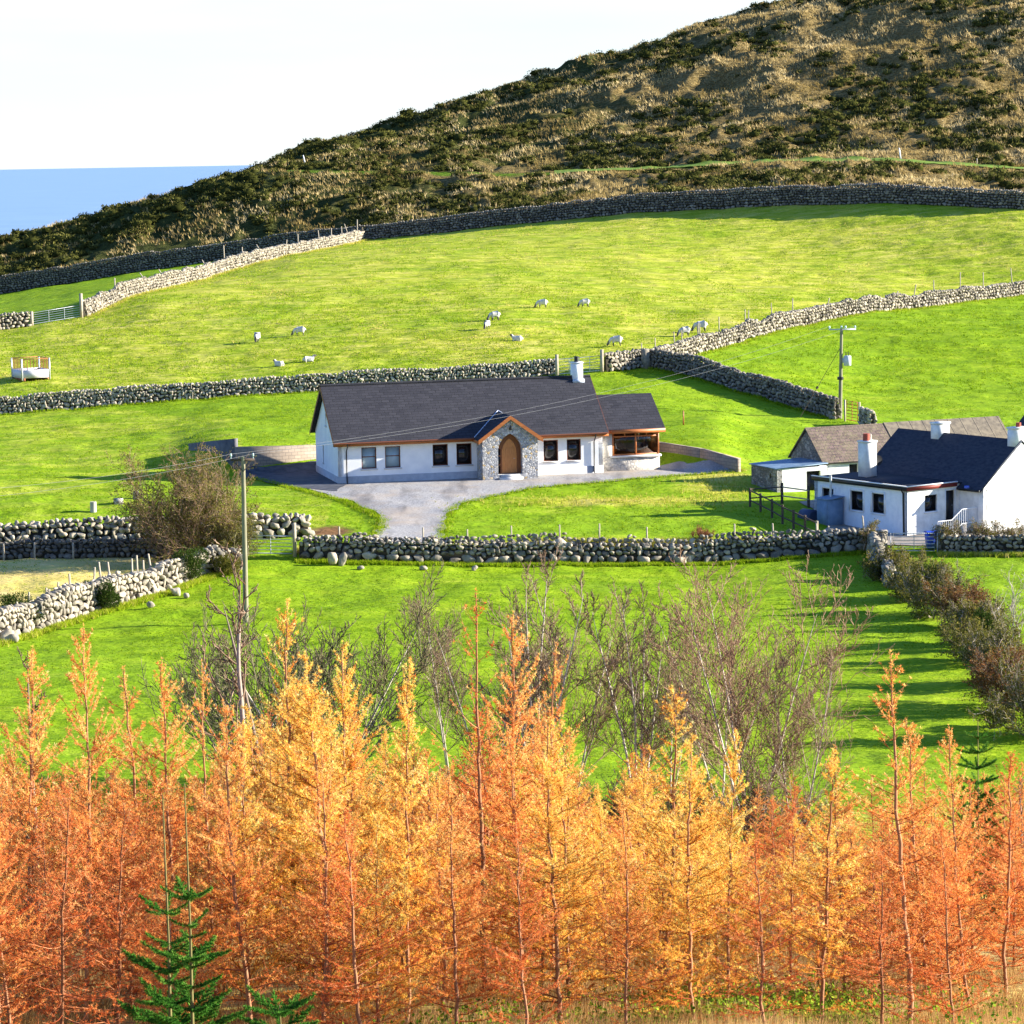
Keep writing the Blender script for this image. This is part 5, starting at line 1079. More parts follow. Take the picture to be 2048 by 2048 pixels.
def larch(seed, kind, h=8.0, dens=1.0, spread=1.0, bare=0.0):
    r = np.random.default_rng(seed); n_ = 26; z = np.linspace(-.2, h, n_); ph = r.uniform(0, 6.3)
    off = np.cumsum(r.normal(size=(n_, 2)) * .022, 0); off -= off[0]
    tr = np.column_stack([off, z]); rad = .045 * (1 - np.clip(z/h, 0, 1))**.8 + .008
    mb = MB(); mb.tube(tr, rad, 7, tone=r.uniform(.3, .7)); trunk = take(mb, 'trunk', [BARK_L], True)
    bm_ = MB(); nb = MB(); TP = []; TD = []; TT = []
    nz_ = int(15 * h * dens); zs = np.sort(r.uniform(.35, h*.985, nz_))
    for zc in zs:
        f = zc / h
        if f < .30 and r.random() < .28: continue
        Lb = (2.05 * (1-f)**.8 + .10) * r.uniform(.55, 1.15) * spread
        if f < .22: Lb *= .55 + f*2
        if r.random() < .05: Lb *= 1.3
        a = r.uniform(0, 2*math.pi); el = math.radians(8 + 42*f**1.5 + r.normal()*9); p0 = np.array([np.interp(zc, z, tr[:, 0]), np.interp(zc, z, tr[:, 1]), zc])
        m = 6; t = np.linspace(0, 1, m); up = (.10 + .28*r.random()) * Lb
        d = np.array([math.cos(a)*math.cos(el), math.sin(a)*math.cos(el), math.sin(el)])
        pts = p0 + np.outer(t*Lb, d) + np.outer(t**2.2*up, [0, 0, 1]) + np.cumsum(r.normal(size=(m, 3))*.018*Lb, 0)
        rb = .004 + .009*Lb*(1-f*.4)
        bm_.tube(pts, np.linspace(rb, .0035, m), 3, tone=r.uniform(.1, .9), caps=False)
        bb_ = min(.93, bare + (.55 if r.random() < .22 + bare*.5 else 0) + (.12 if f < .3 else 0)); tn_ = .5 + r.normal()*.10
        def tufts(pp, step, lo=0.1):
            ln_ = np.linalg.norm(np.diff(pp, axis=0), axis=1).sum(); k = max(2, int(ln_/step)); q = np.linspace(lo, 1, k); idx = q*(len(pp)-1)
            X = np.column_stack([np.interp(idx, range(len(pp)), pp[:, j]) for j in range(3)]); dd = norm(pp[-1]-pp[0])
            keep = r.random(k) > (bb_ * (1 - .35*q)); TP.append(X[keep]); TD.append(np.repeat(dd[None], keep.sum(), 0)*.7 + [0, 0, .35]); TT.append(tn_ + r.normal()*.08 + r.normal(size=keep.sum())*.13)
        tufts(pts, .062)
        ns = int(Lb*6*dens) + 1
        for _ in range(ns):
            q = r.uniform(.15, .95); b0 = np.array([np.interp(q*(m-1), range(m), pts[:, j]) for j in range(3)])
            sd = norm(d*.9 + r.normal(size=3)*[.65, .65, .35] + [0, 0, .15]); ls = Lb*(1-q*.75)*r.uniform(.2, .5)
            pp = b0 + np.outer(np.linspace(0, 1, 3)*ls, sd) + np.outer([0, .1, .35], [0, 0, ls*.4])
            bm_.tube(pp, [.006, .0045, .003], 3, tone=r.uniform(.1, .9), caps=False); tufts(pp, .058)
    top = np.column_stack([np.full(16, tr[-1, 0]), np.full(16, tr[-1, 1]), np.linspace(h*.88, h+.04, 16)]); TP.append(top); TD.append(np.repeat([[0, 0, 1.]], 16, 0)); TT.append(np.full(16, .6))
    TPc = np.vstack(TP); TDc = np.vstack(TD); TTc = np.concatenate(TT)
    blades(nb, TPc, TDc, 10, .074, .0135, r, TTc, 1.3)
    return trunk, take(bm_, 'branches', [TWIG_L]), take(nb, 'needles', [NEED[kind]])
LP = {k: larch(*a) for k, a in {
    'y1': (101, 'yellow', 8, 1.15, .95, .0), 'y2': (102, 'yellow', 8, 1.1, 1.05, .05), 'y3': (108, 'yellow', 8, 1.0, 1.0, .15),
    'o1': (103, 'orange', 8, 1.0, 1.0, .16), 'o2': (104, 'orange', 8, .95, 1.1, .22), 'o3': (109, 'orange', 8, .9, .9, .3),
    'r1': (105, 'rust', 8, 1.0, 1.1, .35), 'r2': (106, 'rust', 8, .85, 1.15, .55),
    's1': (107, 'orange', 8, .75, .85, .45), 's2': (110, 'rust', 8, .42, .9, .85)}.items()}
def put_larch(u_base, v_top, d, kind, label, group, lean=0.0, i=0):
    p = XY(u_base, d, 2000); tp = P(u_base, v_top, d); h = max(2.5, tp[2] - p[2]); s = h / 8.0
    o = empty('larch_tree', tuple(p), i * 2.399); sq = (.6*s + .35) * (.85 + .4*((i*0.618) % 1)); o.scale = (sq, sq, s); o.rotation_euler.x = .05*math.sin(i*1.7); o.rotation_euler.y = .05*math.sin(i*2.9 + 1)
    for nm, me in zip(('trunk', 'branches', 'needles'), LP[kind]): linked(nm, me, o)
    tag(o, label, 'larch tree', group); return o
ML = [(40, 1300, 62, 'o1', 'orange larch nearest the left edge, its thin tip clear of the canopy'), (168, 1250, 60, 'o2', 'tall orange larch at far left with spreading upper side shoots'),
 (300, 1340, 64, 'o3', 'slender orange larch second from the tall far left one'), (352, 1325, 61, 'o1', 'reddish larch just left of the dark twisted bare stem'),
 (430, 1320, 63, 's1', 'sparse larch with dark stem beside the twin spruce tops'), (505, 1400, 58, 'o2', 'orange larch right above the young spruces'),
 (600, 1195, 66, 'y3', 'tallest golden larch left of centre, leaning spire against the green field'), (655, 1300, 61, 'y2', 'golden larch between the tall spire and the feathery yellow one'),
 (722, 1290, 65, 'y2', 'pale yellow bushy larch close behind the feathery central one'), (812, 1330, 58, 'y1', 'feathery bright yellow larch with a clean dark stem left of centre'),
 (968, 1190, 64, 's2', 'almost bare red stemmed larch with wide forking branches'), (1035, 1235, 66, 'o1', 'bushy orange larch in front of the white stemmed alder'),
 (1085, 1290, 64, 'o3', 'orange larch with fine upright tip just right of the bushy one'), (1118, 1430, 57, 'y2', 'broad yellow larch at the centre bottom with visible lower trunk'),
 (1050, 1650, 52, 'r1', 'small low rusty larch in the front centre with bare lower twigs'), (1325, 1370, 61, 'y3', 'golden larch with loose clustered needles right of centre'),
 (1385, 1470, 57, 'y2', 'yellow larch with straight dark stem, first of the right hand pair'), (1450, 1465, 60, 'y1', 'yellow larch with rounded golden head, second of the right hand pair'),
 (1640, 1500, 56, 'y3', 'slim leaning yellow larch left of the tall sparse spire'), (1690, 1490, 62, 'o3', 'thin golden larch right behind the slim leaning one'),
 (1815, 1312, 55, 's1', 'tall sparse larch spire standing clear at the right against the green field'), (1855, 1440, 62, 'o2', 'orange larch with curved side branches right of the tall sparse spire'),
 (1940, 1455, 60, 'o1', 'orange larch in front of the dark spruce at the right'), (2010, 1510, 63, 'r1', 'rusty larch at the right edge beside the dark spruce'),
 (110, 1560, 52, 'r2', 'bare red twigged larch in the lower left corner'), (-10, 1480, 55, 'r1', 'rusty larch cut by the left picture edge'), (230, 1600, 53, 'r2', 'thin bare rusty larch left of the young spruces'),
 (640, 1500, 54, 'o2', 'orange larch at the lower left centre with pale lower trunk'), (720, 1620, 53, 'r1', 'rusty larch low down beside the pale lower trunk'), (905, 1560, 54, 'o1', 'orange larch low between the yellow feathery one and the centre'), (1250, 1600, 54, 'o2', 'orange larch low between the broad yellow one and the right hand pair'), (1530, 1680, 54, 'r1', 'rusty low larch above the green brambles'), (1760, 1700, 53, 'r2', 'nearly bare low larch left of the tall sparse spire trunk'), (1905, 1640, 54, 'r1', 'rusty larch in the lower right with long sweeping twigs')]
for i, (u, v, d, k, lab) in enumerate(ML): put_larch(u, v, d, k, lab, None, i=i+1)
prof_u = [-150, 0, 150, 300, 450, 520, 600, 700, 800, 900, 1000, 1100, 1200, 1300, 1400, 1500, 1600, 1700, 1800, 1900, 2048, 2200]
prof_v = [1470, 1450, 1490, 1510, 1470, 1420, 1330, 1370, 1420, 1500, 1390, 1420, 1520, 1470, 1530, 1600, 1590, 1600, 1590, 1520, 1560, 1560]
r_ = np.random.default_rng(42); cnt = 0
GL = {'y': ('yellow needled larch crowded in the plantation behind the taller front trees', 'yellow larches massed in the plantation'), 'o': ('orange needled larch crowded in the plantation behind the taller front trees', 'orange larches massed in the plantation'), 'r': ('rust coloured thinly needled larch crowded in the plantation', 'rusty larches massed in the plantation')}
for row, d0 in enumerate(np.arange(53, 92, 2.3)):
    xs_ = np.arange(-.205, .205, 2.25 / d0)
    for x_ in xs_:
        d = d0 + r_.uniform(-.9, .9); u = 1024 + F * (x_ + r_.uniform(-.6, .6) / d0); vt = np.interp(u, prof_u, prof_v) + r_.uniform(0, 130) + (70 if d < 62 else 0)
        yel = .62*math.exp(-((u-720)/230)**2) + .5*math.exp(-((u-1370)/170)**2) + .35*math.exp(-((u-1100)/120)**2) + .06
        q = r_.random(); k = ('y%d' % r_.integers(1, 4)) if q < yel else (('o%d' % r_.integers(1, 4)) if q < yel + (1-yel)*.68 else ('r%d' % r_.integers(1, 3)))
        if d < 60 and vt < 1600 and k[0] != 'r': vt += 120
        if d < 61 and (u > 1330 or r_.random() < .5): continue
        put_larch(u, vt, d, k, GL[k[0]][0], GL[k[0]][1], i=cnt+40); cnt += 1

# bare broadleaved trees
TWIG_B = tonemat('bare_twig', [(0, (.09, .055, .035)), (.4, (.19, .125, .08)), (.7, (.31, .22, .15)), (1, (.46, .38, .29))], mottle=.1)
TWIG_R = tonemat('red_twig', [(0, (.16, .045, .03)), (.5, (.30, .10, .06)), (1, (.40, .22, .14))], mottle=.1)
TWIG_O = tonemat('olive_twig', [(0, (.08, .07, .035)), (.5, (.18, .155, .08)), (1, (.34, .30, .18))], mottle=.1)
TWIG_P = tonemat('purple_twig', [(0, (.17, .095, .055)), (.5, (.30, .19, .12)), (1, (.44, .33, .23))], mottle=.1)
def bare(seed, h, w, stems=1, kids=(15, 9, 6, 4), trunk_r=.055, bark=None, twig=None, thin=.0052, wand=.045, tt=(.45, .95), first=.2, stem_spread=.3, up=.16):
    r = np.random.default_rng(seed); tb = MB(); bb = MB()
    def grow(p, d, L_, rad, lvl):
        m = (16, 8, 5, 4, 3)[lvl]; t = np.linspace(0, 1, m); J = np.cumsum(np.cumsum(r.normal(size=(m, 3))*wand*L_/m, 0), 0)/m**.5*1.6; J[0] = 0
        pts = p + np.outer(t*L_, d) + J*[1, 1, .4] + np.outer(t**2, [0, 0, (up if lvl else .02)*L_])
        rr = rad*(1-t)**.7 + max(rad*.12, thin)
        (tb if lvl == 0 else bb).tube(pts, rr, (7, 5, 4, 3, 3)[lvl], tone=r.uniform(*tt) if lvl < 2 else r.uniform(0, .7), caps=False)
        if lvl >= len(kids): return
        nk = max(2, int(kids[lvl] * r.uniform(.8, 1.2)))
        for q in np.linspace(first if lvl == 0 else .15, .97, nk):
            b = np.array([np.interp(q*(m-1), range(m), pts[:, j]) for j in range(3)]); i0 = min(m-2, int(q*(m-1))); ax = norm(pts[i0+1] - pts[i0])
            sd = norm(np.cross(ax, r.normal(size=3))); an = math.radians(r.uniform(22, 55)); nd = norm(ax*math.cos(an) + sd*math.sin(an) + [0, 0, .10])
            nl = (w*.62 if lvl == 0 else L_*.55) * ((1.15-.75*q) if lvl == 0 else (1 - .45*q)) * r.uniform(.65, 1.25); grow(b, nd, nl, max(thin*.8, rad*(1-.7*q)*.45), lvl+1)
    for s_ in range(stems):
        a = 2*math.pi*s_/stems + r.uniform(0, 1.2); k = 0.03 if stems == 1 else stem_spread*r.uniform(.5, 1.1)
        grow(np.array([math.cos(a)*.1*(stems > 1), math.sin(a)*.1*(stems > 1), -.2]), norm([math.cos(a)*k, math.sin(a)*k, 1]), h*.95*(1 if s_ == 0 else r.uniform(.7, .98)), trunk_r*(1 if stems == 1 else .8), 0)
    return take(tb, 'trunk', [bark or BARK_B], True), take(bb, 'branches', [twig or TWIG_B])
BARK_B = tonemat('pale_bark', [(0, (.16, .12, .10)), (.5, (.34, .28, .23)), (1, (.56, .50, .44))], bump=.5, bscale=10)
BT = {'alder': bare(201, 8, 5.0, 2, (14, 9, 6, 3)), 'alder2': bare(202, 8, 3.4, 3, (12, 8, 6, 3)), 'birch': bare(203, 8, 3.4, 4, (12, 8, 6, 3), tt=(.75, 1.0), stem_spread=.20),
      'round': bare(204, 5, 4.6, 6, (9, 7, 5, 4), .05, twig=TWIG_O, stem_spread=.75, tt=(.4, .9)), 'snag': bare(205, 7.5, 3.0, 1, (8, 5, 5, 3), .085, wand=.13, thin=.008, tt=(.1, .45)), 'red': bare(206, 8, 5.4, 4, (11, 8, 6, 3), .055, twig=TWIG_P, stem_spread=.36)}
BT['snag2'] = bare(207, 7.5, 2.6, 1, (7, 5, 5, 3), .075, wand=.10, thin=.008, tt=(.1, .45))
def put_tree(key, u, v_top, d, nat, label, name='bare_tree', group=None, rz=0, wsc=1.0, cat='tree'):
    p = XY(u, d, 1500); h = P(u, v_top, d)[2] - p[2]; s = h / nat; o = empty(name, tuple(p), rz); o.scale = (s*wsc, s*wsc, s)
    for nm, me in zip(('trunk', 'branches'), BT[key]): linked(nm, me, o)
    return tag(o, label, cat, group)
for a in [('snag', 415, 1150, 78, 7.5, 'gnarled pale bare stem with twisted side limbs in front of the lone power pole', 0), ('snag2', 532, 1175, 80, 7.5, 'second gnarled bare stem leaning right beside the power pole foot', 2.0), ('snag2', 55, 1275, 76, 7.5, 'thin pale bare tree standing above the far left larches', 4.0),
          ('round', 640, 1190, 100, 5, 'wide olive twiggy bare tree behind the tallest golden larch', 0), ('round', 490, 1260, 104, 5, 'low bushy bare tree at the feet of the two gnarled stems', 1.5), ('alder', 900, 1205, 104, 8, 'dark rounded bare tree left of the white stemmed one', 1), ('alder2', 985, 1255, 98, 8, 'slim bare tree between the dark rounded one and the tall white stemmed one', 2.6),
          ('birch', 1075, 1110, 96, 8, 'tall bare tree with several whitish stems near the middle of the field', .5), ('red', 1145, 1215, 100, 8, 'reddish twiggy bare tree right behind the white stemmed one', 2.2), ('birch', 1275, 1160, 95, 8, 'bare tree with pale forked stems right of centre', 3.6),
          ('alder', 1340, 1300, 99, 8, 'small bare tree filling the gap right of the forked stems', 4.4), ('red', 1500, 1135, 93, 8, 'largest purple brown bare tree standing against the green field at right', 1.0), ('alder2', 1440, 1200, 97, 8, 'bare tree just behind the left side of the largest purple brown tree', 3.0), ('alder', 1590, 1320, 90, 8, 'low spreading bare tree at the right foot of the purple brown one', 5.0),
          ('snag', 2075, 1560, 76, 7.5, 'dark bare tree reaching in from the right picture edge', 2.8)]:
    put_tree(*a[:6], rz=a[6])

TWIG_G = tonemat('grey_twig', [(0, (.10, .08, .06)), (.5, (.26, .21, .16)), (1, (.48, .42, .34))], mottle=.1)
# shrubs: twigs with small leaves
def shrub(name, p, h, w, label, seed, leaf=None, nleaf=0, lsz=.06, twig=None, stems=7, kids=(7, 6, 4), cat='shrub', group=None, d=None, lt=(.2, .8), thin=.006):
    r = np.random.default_rng(seed); tb = MB(); pts_all = []
    def grow(q, dr, L_, rad, lvl):
        m = (6, 5, 4, 3)[lvl]; t = np.linspace(0, 1, m); J = np.cumsum(r.normal(size=(m, 3))*.10*L_/m**.5, 0); J[0] = 0
        pts = q + np.outer(t*L_, dr) + J + np.outer(t**2, [0, 0, .12*L_]); tb.tube(pts, np.linspace(rad*.8, max(rad*.3, thin), m), (5, 4, 3, 3)[lvl], tone=r.uniform(.0, .95), caps=False); pts_all.append(pts[1:])
        if lvl >= len(kids): return
        for f in np.linspace(.22, 1, max(2, int(kids[lvl]*r.uniform(.8, 1.2)))):
            b = np.array([np.interp(f*(m-1), range(m), pts[:, j]) for j in range(3)]); sd = norm(r.normal(size=3)); nd = norm(dr*.75 + sd*.75 + [0, 0, .1]); grow(b, nd, L_*(.58-.2*f)*r.uniform(.7, 1.2), max(thin, rad*.5), lvl+1)
    for s_ in range(stems):
        a = r.uniform(0, 6.28); sp = r.uniform(.1, 1.0)*w/h*.9; dr = norm([math.cos(a)*sp, math.sin(a)*sp, 1]); grow(np.array([r.normal()*.15*w/2, r.normal()*.15*w/2, -.1]), dr, h*.72*r.uniform(.7, 1.05), .045, 0)
    o = empty(name, tuple(p), 0); linked('twigs', take(tb, 'twigs', [twig or TWIG_B]), o)
    if leaf:
        A = np.vstack(pts_all); A = A[r.integers(len(A), size=nleaf)] + r.normal(size=(nleaf, 3))*.07; lb = MB(); blades(lb, A, norm(r.normal(size=(nleaf, 3))), 2, lsz, lsz*.6, r, r.uniform(*lt, nleaf), 1.5, quad=True); linked('leaves', take(lb, 'leaves', [leaf]), o)
    return tag(o, label, cat, group)
LEAF_O = leafmat('olive_leaf', [(0, (.05, .06, .015)), (.5, (.15, .15, .03)), (.8, (.28, .22, .05)), (1, (.42, .16, .05))], .3)
LEAF_R = leafmat('russet_leaf', [(0, (.10, .04, .018)), (.5, (.22, .095, .035)), (1, (.26, .22, .06))], .3)
LEAF_G = leafmat('gorse_leaf', [(0, (.015, .035, .008)), (.5, (.05, .085, .018)), (.85, (.13, .17, .03)), (1, (.30, .30, .05))], .15)
g = G(392, 1118); shrub('hawthorn', (g[0], 161.0, float(T(g[0], 161.0))), 6.0, 8.2, 'big round reddish brown hawthorn overhanging the boulder wall by the lone pole', 301, LEAF_O, 16000, .10, TWIG_P, 20, (10, 8, 7), 'hawthorn', thin=.007)
g = XY(465, 160.6, 1118); shrub('hawthorn', tuple(g), 3.2, 3.2, 'lower twiggy thorn bush filling the space right of the big hawthorn', 302, LEAF_O, 5000, .08, TWIG_O, 12, (9, 7, 6), 'hawthorn')
def gorse(p, h, w, label, seed, n=2600, group='gorse bushes on the field walls', leaf=None):
    r = np.random.default_rng(seed); lb = MB(); V0, F0 = ico(2); core = MB()
    cs = [(0, 0, h*.5, w*.34, h*.45)] + [(r.normal()*w*.2, r.normal()*w*.2, h*r.uniform(.3, .75), w*r.uniform(.14, .26), h*r.uniform(.2, .3)) for _ in range(7)]
    for cx, cy, cz, rx, rz in cs:
        k = int(n/8); q = norm(r.normal(size=(k, 3))); rr = r.uniform(.65, 1.12, (k, 1)); X = q*rr*[rx, rx, rz] + [cx, cy, cz]; X[:, 2] = np.maximum(X[:, 2], .02); blades(lb, X, q + [0, 0, .5], 3, .13, .035, r, .25 + .45*r.random(k), .8)
    mb = MB(); 
    for k in range(9): a = r.uniform(0, 6.28); mb.tube([(0, 0, -.1), (math.cos(a)*w*.12, math.sin(a)*w*.12, h*.3), (math.cos(a)*w*.25, math.sin(a)*w*.25, h*.75)], [.04, .03, .01], 4, caps=False)
    o = empty('gorse_bush', tuple(p)); linked('stems', take(mb, 'stems', [TWIG_O]), o); linked('foliage', take(lb, 'foliage', [leaf or LEAF_G]), o); return tag(o, label, 'gorse bush', group)
gorse(G(36, 1262), 1.9, 2.3, 'dark gorse bush at the low left end of the tumbledown wall', 401); gorse(G(212, 1222), 1.7, 1.5, 'upright gorse bush growing out of the middle of the tumbledown wall', 402); gorse(G(176, 1208), 1.0, 1.6, 'low gorse tuft left of the upright one on the wall', 403, 1500)
gorse(G(378, 1165), 2.0, 2.6, 'large yellow green gorse bush below the hawthorn at the wall corner', 404, 3600); gorse(G(300, 1100), .9, .9, 'small dark red brown bush on top of the boulder wall left of the hawthorn', 405, 700, leaf=LEAF_R); gorse(G(440, 1150), 1.1, 1.8, 'low ivy covered bush at the foot of the smaller thorn', 406, 1500, leaf=LEAF_O)
# hedge along the right field wall
hd = [(1776, 154, 1.9, 2.6, 'grey twiggy hedge shrub nearest the mossy wall end', 0), (1826, 147, 2.2, 3.0, 'dense grey brown hedge shrub second along the field edge', 1), (1862, 142, 2.5, 3.2, 'largest rounded grey hedge shrub midway down the field edge', 0), (1905, 138, 2.2, 3.0, 'reddish hedge shrub below the largest rounded one', 2), (1936, 133, 2.1, 3.0, 'brown hedge shrub beside the small round ivy bush', 0),
      (1958, 128, 2.0, 2.9, 'dark hedge shrub in the lower half of the hedge', 1), (1990, 122, 2.4, 3.2, 'tall grey hedge shrub near the right edge', 0), (2018, 116, 2.6, 3.2, 'tangled brown hedge shrub close to the right edge, above the last one', 2), (2052, 110, 2.6, 3.2, 'lowest hedge shrub cut by the right edge', 0)]
for i, (u, d, h, w, lab, k) in enumerate(hd): shrub('hedge_shrub', XY(u + 12, d, 1300), h*1.1, w*1.5, lab, 500+i, (LEAF_O, LEAF_O, LEAF_R)[k], 6500, .09, (TWIG_G, TWIG_O, TWIG_B)[k], 14, (9, 7, 6), 'hedge shrub', 'hedge shrubs down the right side of the lower field')
gorse(XY(1962, 131, 1250), 2.0, 1.4, 'small round dark ivy bush rising from the hedge', 420, 1800); gorse(XY(1872, 143.5, 1150) + [0, 0, .9], 1.5, 1.6, 'dark green bush at the crown of the hedge', 421, 1500)
gorse(XY(1985, 112, 1430), .9, 1.6, 'low tawny bush at the field side foot of the hedge', 422, 1200, leaf=LEAF_O)
shrub('hedge_shrub', XY(2035, 131, 1300), 3.6, 2.6, 'small pale bare sapling sticking up out of the hedge by the right edge', 520, None, 0, twig=BARK_B, stems=4, kids=(6, 4, 3), cat='sapling')
for i, (u, w) in enumerate(((1905, 2.0), (1950, 2.2), (1995, 2.2), (2045, 2.4))): shrub('hedge_shrub', XY(u, 162.8, 1110), 1.9, w, ('twiggy clipped hedge shrub next to the yard gate pillar', 'clipped hedge shrub second from the yard gate pillar', 'clipped hedge shrub third from the yard gate pillar', 'clipped hedge shrub at the picture edge under the white gable')[i], 530+i, LEAF_O, 1500, .07, TWIG_B, 8, (8, 6, 5), 'hedge shrub', 'clipped hedge below the farmhouse')
shrub('hedge_shrub', XY(1738, 164.0, 1090), 1.6, 1.8, 'bramble topped shrub where the driveway wall meets the field wall', 540, LEAF_O, 1800, .07, TWIG_B, 8, (8, 6, 5), 'hedge shrub')
shrub('hedge_shrub', XY(1405, 165.4, 1080), 1.0, 2.4, 'low brown bramble bush on the right part of the driveway wall', 541, LEAF_R, 1200, .06, TWIG_R, 8, (8, 6, 4), 'bramble bush')

for i, (u, d, h, w, lab, k) in enumerate([(470, 92, 2.6, 3.4, 'low brown scrub bush under the gnarled stems', 1), (560, 94, 2.8, 3.6, 'low brown scrub bush behind the tallest golden larch', 1), (770, 93, 2.6, 3.4, 'low brown scrub bush in the dip left of the dark rounded bare tree', 0), (850, 92, 2.8, 3.4, 'low brown scrub bush at the foot of the dark rounded bare tree', 1), (950, 91, 2.8, 3.6, 'low brown scrub bush below the slim bare tree', 0), (1190, 92, 2.8, 3.4, 'low brown scrub bush under the reddish twiggy tree', 2), (1290, 91, 2.6, 3.4, 'low brown scrub bush under the pale forked stems', 0),
        (1400, 90, 2.8, 3.4, 'low purple scrub bush left of the largest purple brown tree', 2), (1480, 89, 2.8, 3.6, 'low purple scrub bush right under the largest purple brown tree', 2), (1560, 89, 2.6, 3.4, 'low grey scrub bush right of the largest purple brown tree', 0)]):
    shrub('scrub_bush', XY(u, d, 1500), h, w, lab, 560+i, LEAF_O, 500, .06, (TWIG_B, TWIG_O, TWIG_P)[k], 10, (8, 6, 5), 'bush', 'scrub bushes behind the plantation')
# spruces
NSP = leafmat('spruce_needles', [(0, (.016, .06, .012)), (.5, (.07, .21, .025)), (1, (.30, .50, .09))], .15)
STEM_S = tonemat('spruce_stem', [(0, (.10, .09, .03)), (1, (.26, .22, .09))])
def brush(nb, pts, r, rad=.035, step=.012, tone=.5, n=5):
    ln_ = np.linalg.norm(np.diff(pts, axis=0), axis=1).sum(); k = max(3, int(ln_/step)); q = np.linspace(0, len(pts)-1, k)
    X = np.column_stack([np.interp(q, range(len(pts)), pts[:, j]) for j in range(3)]); D_ = np.repeat(norm(pts[-1]-pts[0])[None], k, 0); blades(nb, X, D_*.6, n, rad, .014, r, tone, 1.0)
def spruce(p, h, whorls, label, seed, leader=.3, group=None, Lmax=1.1, wid=1.0):
    r = np.random.default_rng(seed); tb = MB(); nb = MB(); bb = MB()
    tb.tube([(0, 0, -.2), (.02, 0, h*.5), (0, 0, h)], [.04, .02, .009], 7)
    brush(nb, np.array([(.01, 0, h*.62), (0, 0, h)]), r, .02, .02, .7, 3)
    for zc, nb_, L_ in whorls:
        for k in range(nb_):
            a = 2*math.pi*(k + r.uniform(-.2, .2))/nb_ + seed; el = math.radians(r.uniform(8, 26)); d_ = np.array([math.cos(a)*math.cos(el), math.sin(a)*math.cos(el), math.sin(el)])
            Lb = .88*L_*r.uniform(.7, 1.15); t = np.linspace(0, 1, 6); pts = np.array([0, 0, zc]) + np.outer(t*Lb, d_) + np.outer(t**2, [0, 0, .08*Lb]) - np.outer(np.sin(t*3.1), [0, 0, .05*Lb])
            bb.tube(pts, np.linspace(.012, .004, 6), 4, caps=False); brush(nb, pts, r, .055, .008, r.uniform(.3, .7), 6)
            if Lb > .5:
                for f in np.linspace(.3, .85, int(Lb*7)):
                    for sg in (-1, 1):
                        b = pts[0] + (pts[-1]-pts[0])*f + [0, 0, -.02]; sd = norm(d_*.8 + sg*np.array([-d_[1], d_[0], 0])*.8); q = np.array([b, b + sd*Lb*(1-f)*.45]); bb.tube(q, [.005, .003], 3, caps=False); brush(nb, q, r, .05, .009, r.uniform(.2, .6), 6)
    o = empty('spruce_tree', tuple(p)); linked('trunk', take(tb, 'trunk', [STEM_S]), o); linked('branches', take(bb, 'branches', [STEM_S]), o); linked('needles', take(nb, 'needles', [NSP]), o); return tag(o, label, 'spruce tree', group)
pa = XY(384, 45, 2048); ha = P(380, 1566, 45)[2] - pa[2]; zof = lambda v: P(380, v, 45)[2] - pa[2]
spruce(pa, ha, [(zof(1797), 6, .62), (zof(1852), 3, .42), (zof(1875), 2, .3), (zof(1918), 6, .72), (zof(1935), 4, .55), (zof(1975), 4, .6), (zof(2020), 6, .9), (zof(2060), 6, 1.1)], 'right hand and taller of the two young green spruces in front of the larches', 3)
pb = XY(340, 45.4, 2048); hb = P(328, 1590, 45.4)[2] - pb[2]
spruce(pb, hb, [(zof(1818), 5, .60), (zof(1880), 3, .4), (zof(1900), 4, .55), (zof(1935), 6, .85), (zof(1960), 4, .5), (zof(2000), 5, .8), (zof(2050), 6, 1.05)], 'left hand and shorter of the two young green spruces in front of the larches', 9)
pc_ = XY(560, 43, 2048); spruce(pc_ - [0, 0, .2], zof(1985), [(zof(2000), 5, .7), (zof(2030), 6, .9)], 'low dark green spruce shoot poking up at the bottom edge right of the pair', 5)
pd_ = XY(1955, 74, 1800); hd_ = P(1955, 1440, 74)[2] - pd_[2]; spruce(pd_, hd_, [(hd_*f, 7, .35 + 1.5*(1-f)) for f in np.linspace(.1, .92, 13)], 'dark full grown spruce behind the orange larches at the right', 7)

# ------------------------------------------------------------------ ground cover that nobody could count
def stuff(mb, name, m, label, cat='ground cover'): o = mb.build(name, m, normals=False); return tag(o, label, cat, kind='stuff')
def scatter(n, c0, c1, d0, d1, r, p=2.0):
    """n points in the wedge between screen columns c0..c1 and depths d0..d1, thinning out with distance"""
    q = r.random(n); d = (d0**(1-p+1) + q*(d1**(2-p) - d0**(2-p)))**(1/(2-p)) if p != 2 else d0*(d1/d0)**q
    x = (r.uniform(c0, c1, n) - 1024)/F*d; return x, d
r_ = np.random.default_rng(9)
DRY = leafmat('dry_grass', [(0, (.16, .07, .02)), (.35, (.36, .19, .06)), (.7, (.58, .38, .15)), (1, (.72, .55, .30))], .3)
x, y = scatter(60000, -120, 2170, 36, 90, r_); k = fbm(x/2.2, y/2.2, 51, 2) > -.30; x = x[k]; y = y[k]; mb = MB(); Pn = np.column_stack([x, y, T(x, y) - .03])
blades(mb, Pn, np.tile([.15, 0, 1.0], (len(x), 1)), 3, .55, .016, r_, .55 + .3*fbm(x/1.5, y/1.5, 52, 2), .38); stuff(mb, 'dry_grass', DRY, 'tall straw coloured grass between the larch stems', 'grass')
LFG = leafmat('bramble_leaf', [(0, (.05, .10, .01)), (.5, (.16, .28, .02)), (1, (.42, .48, .05))], .4)
mb = MB()
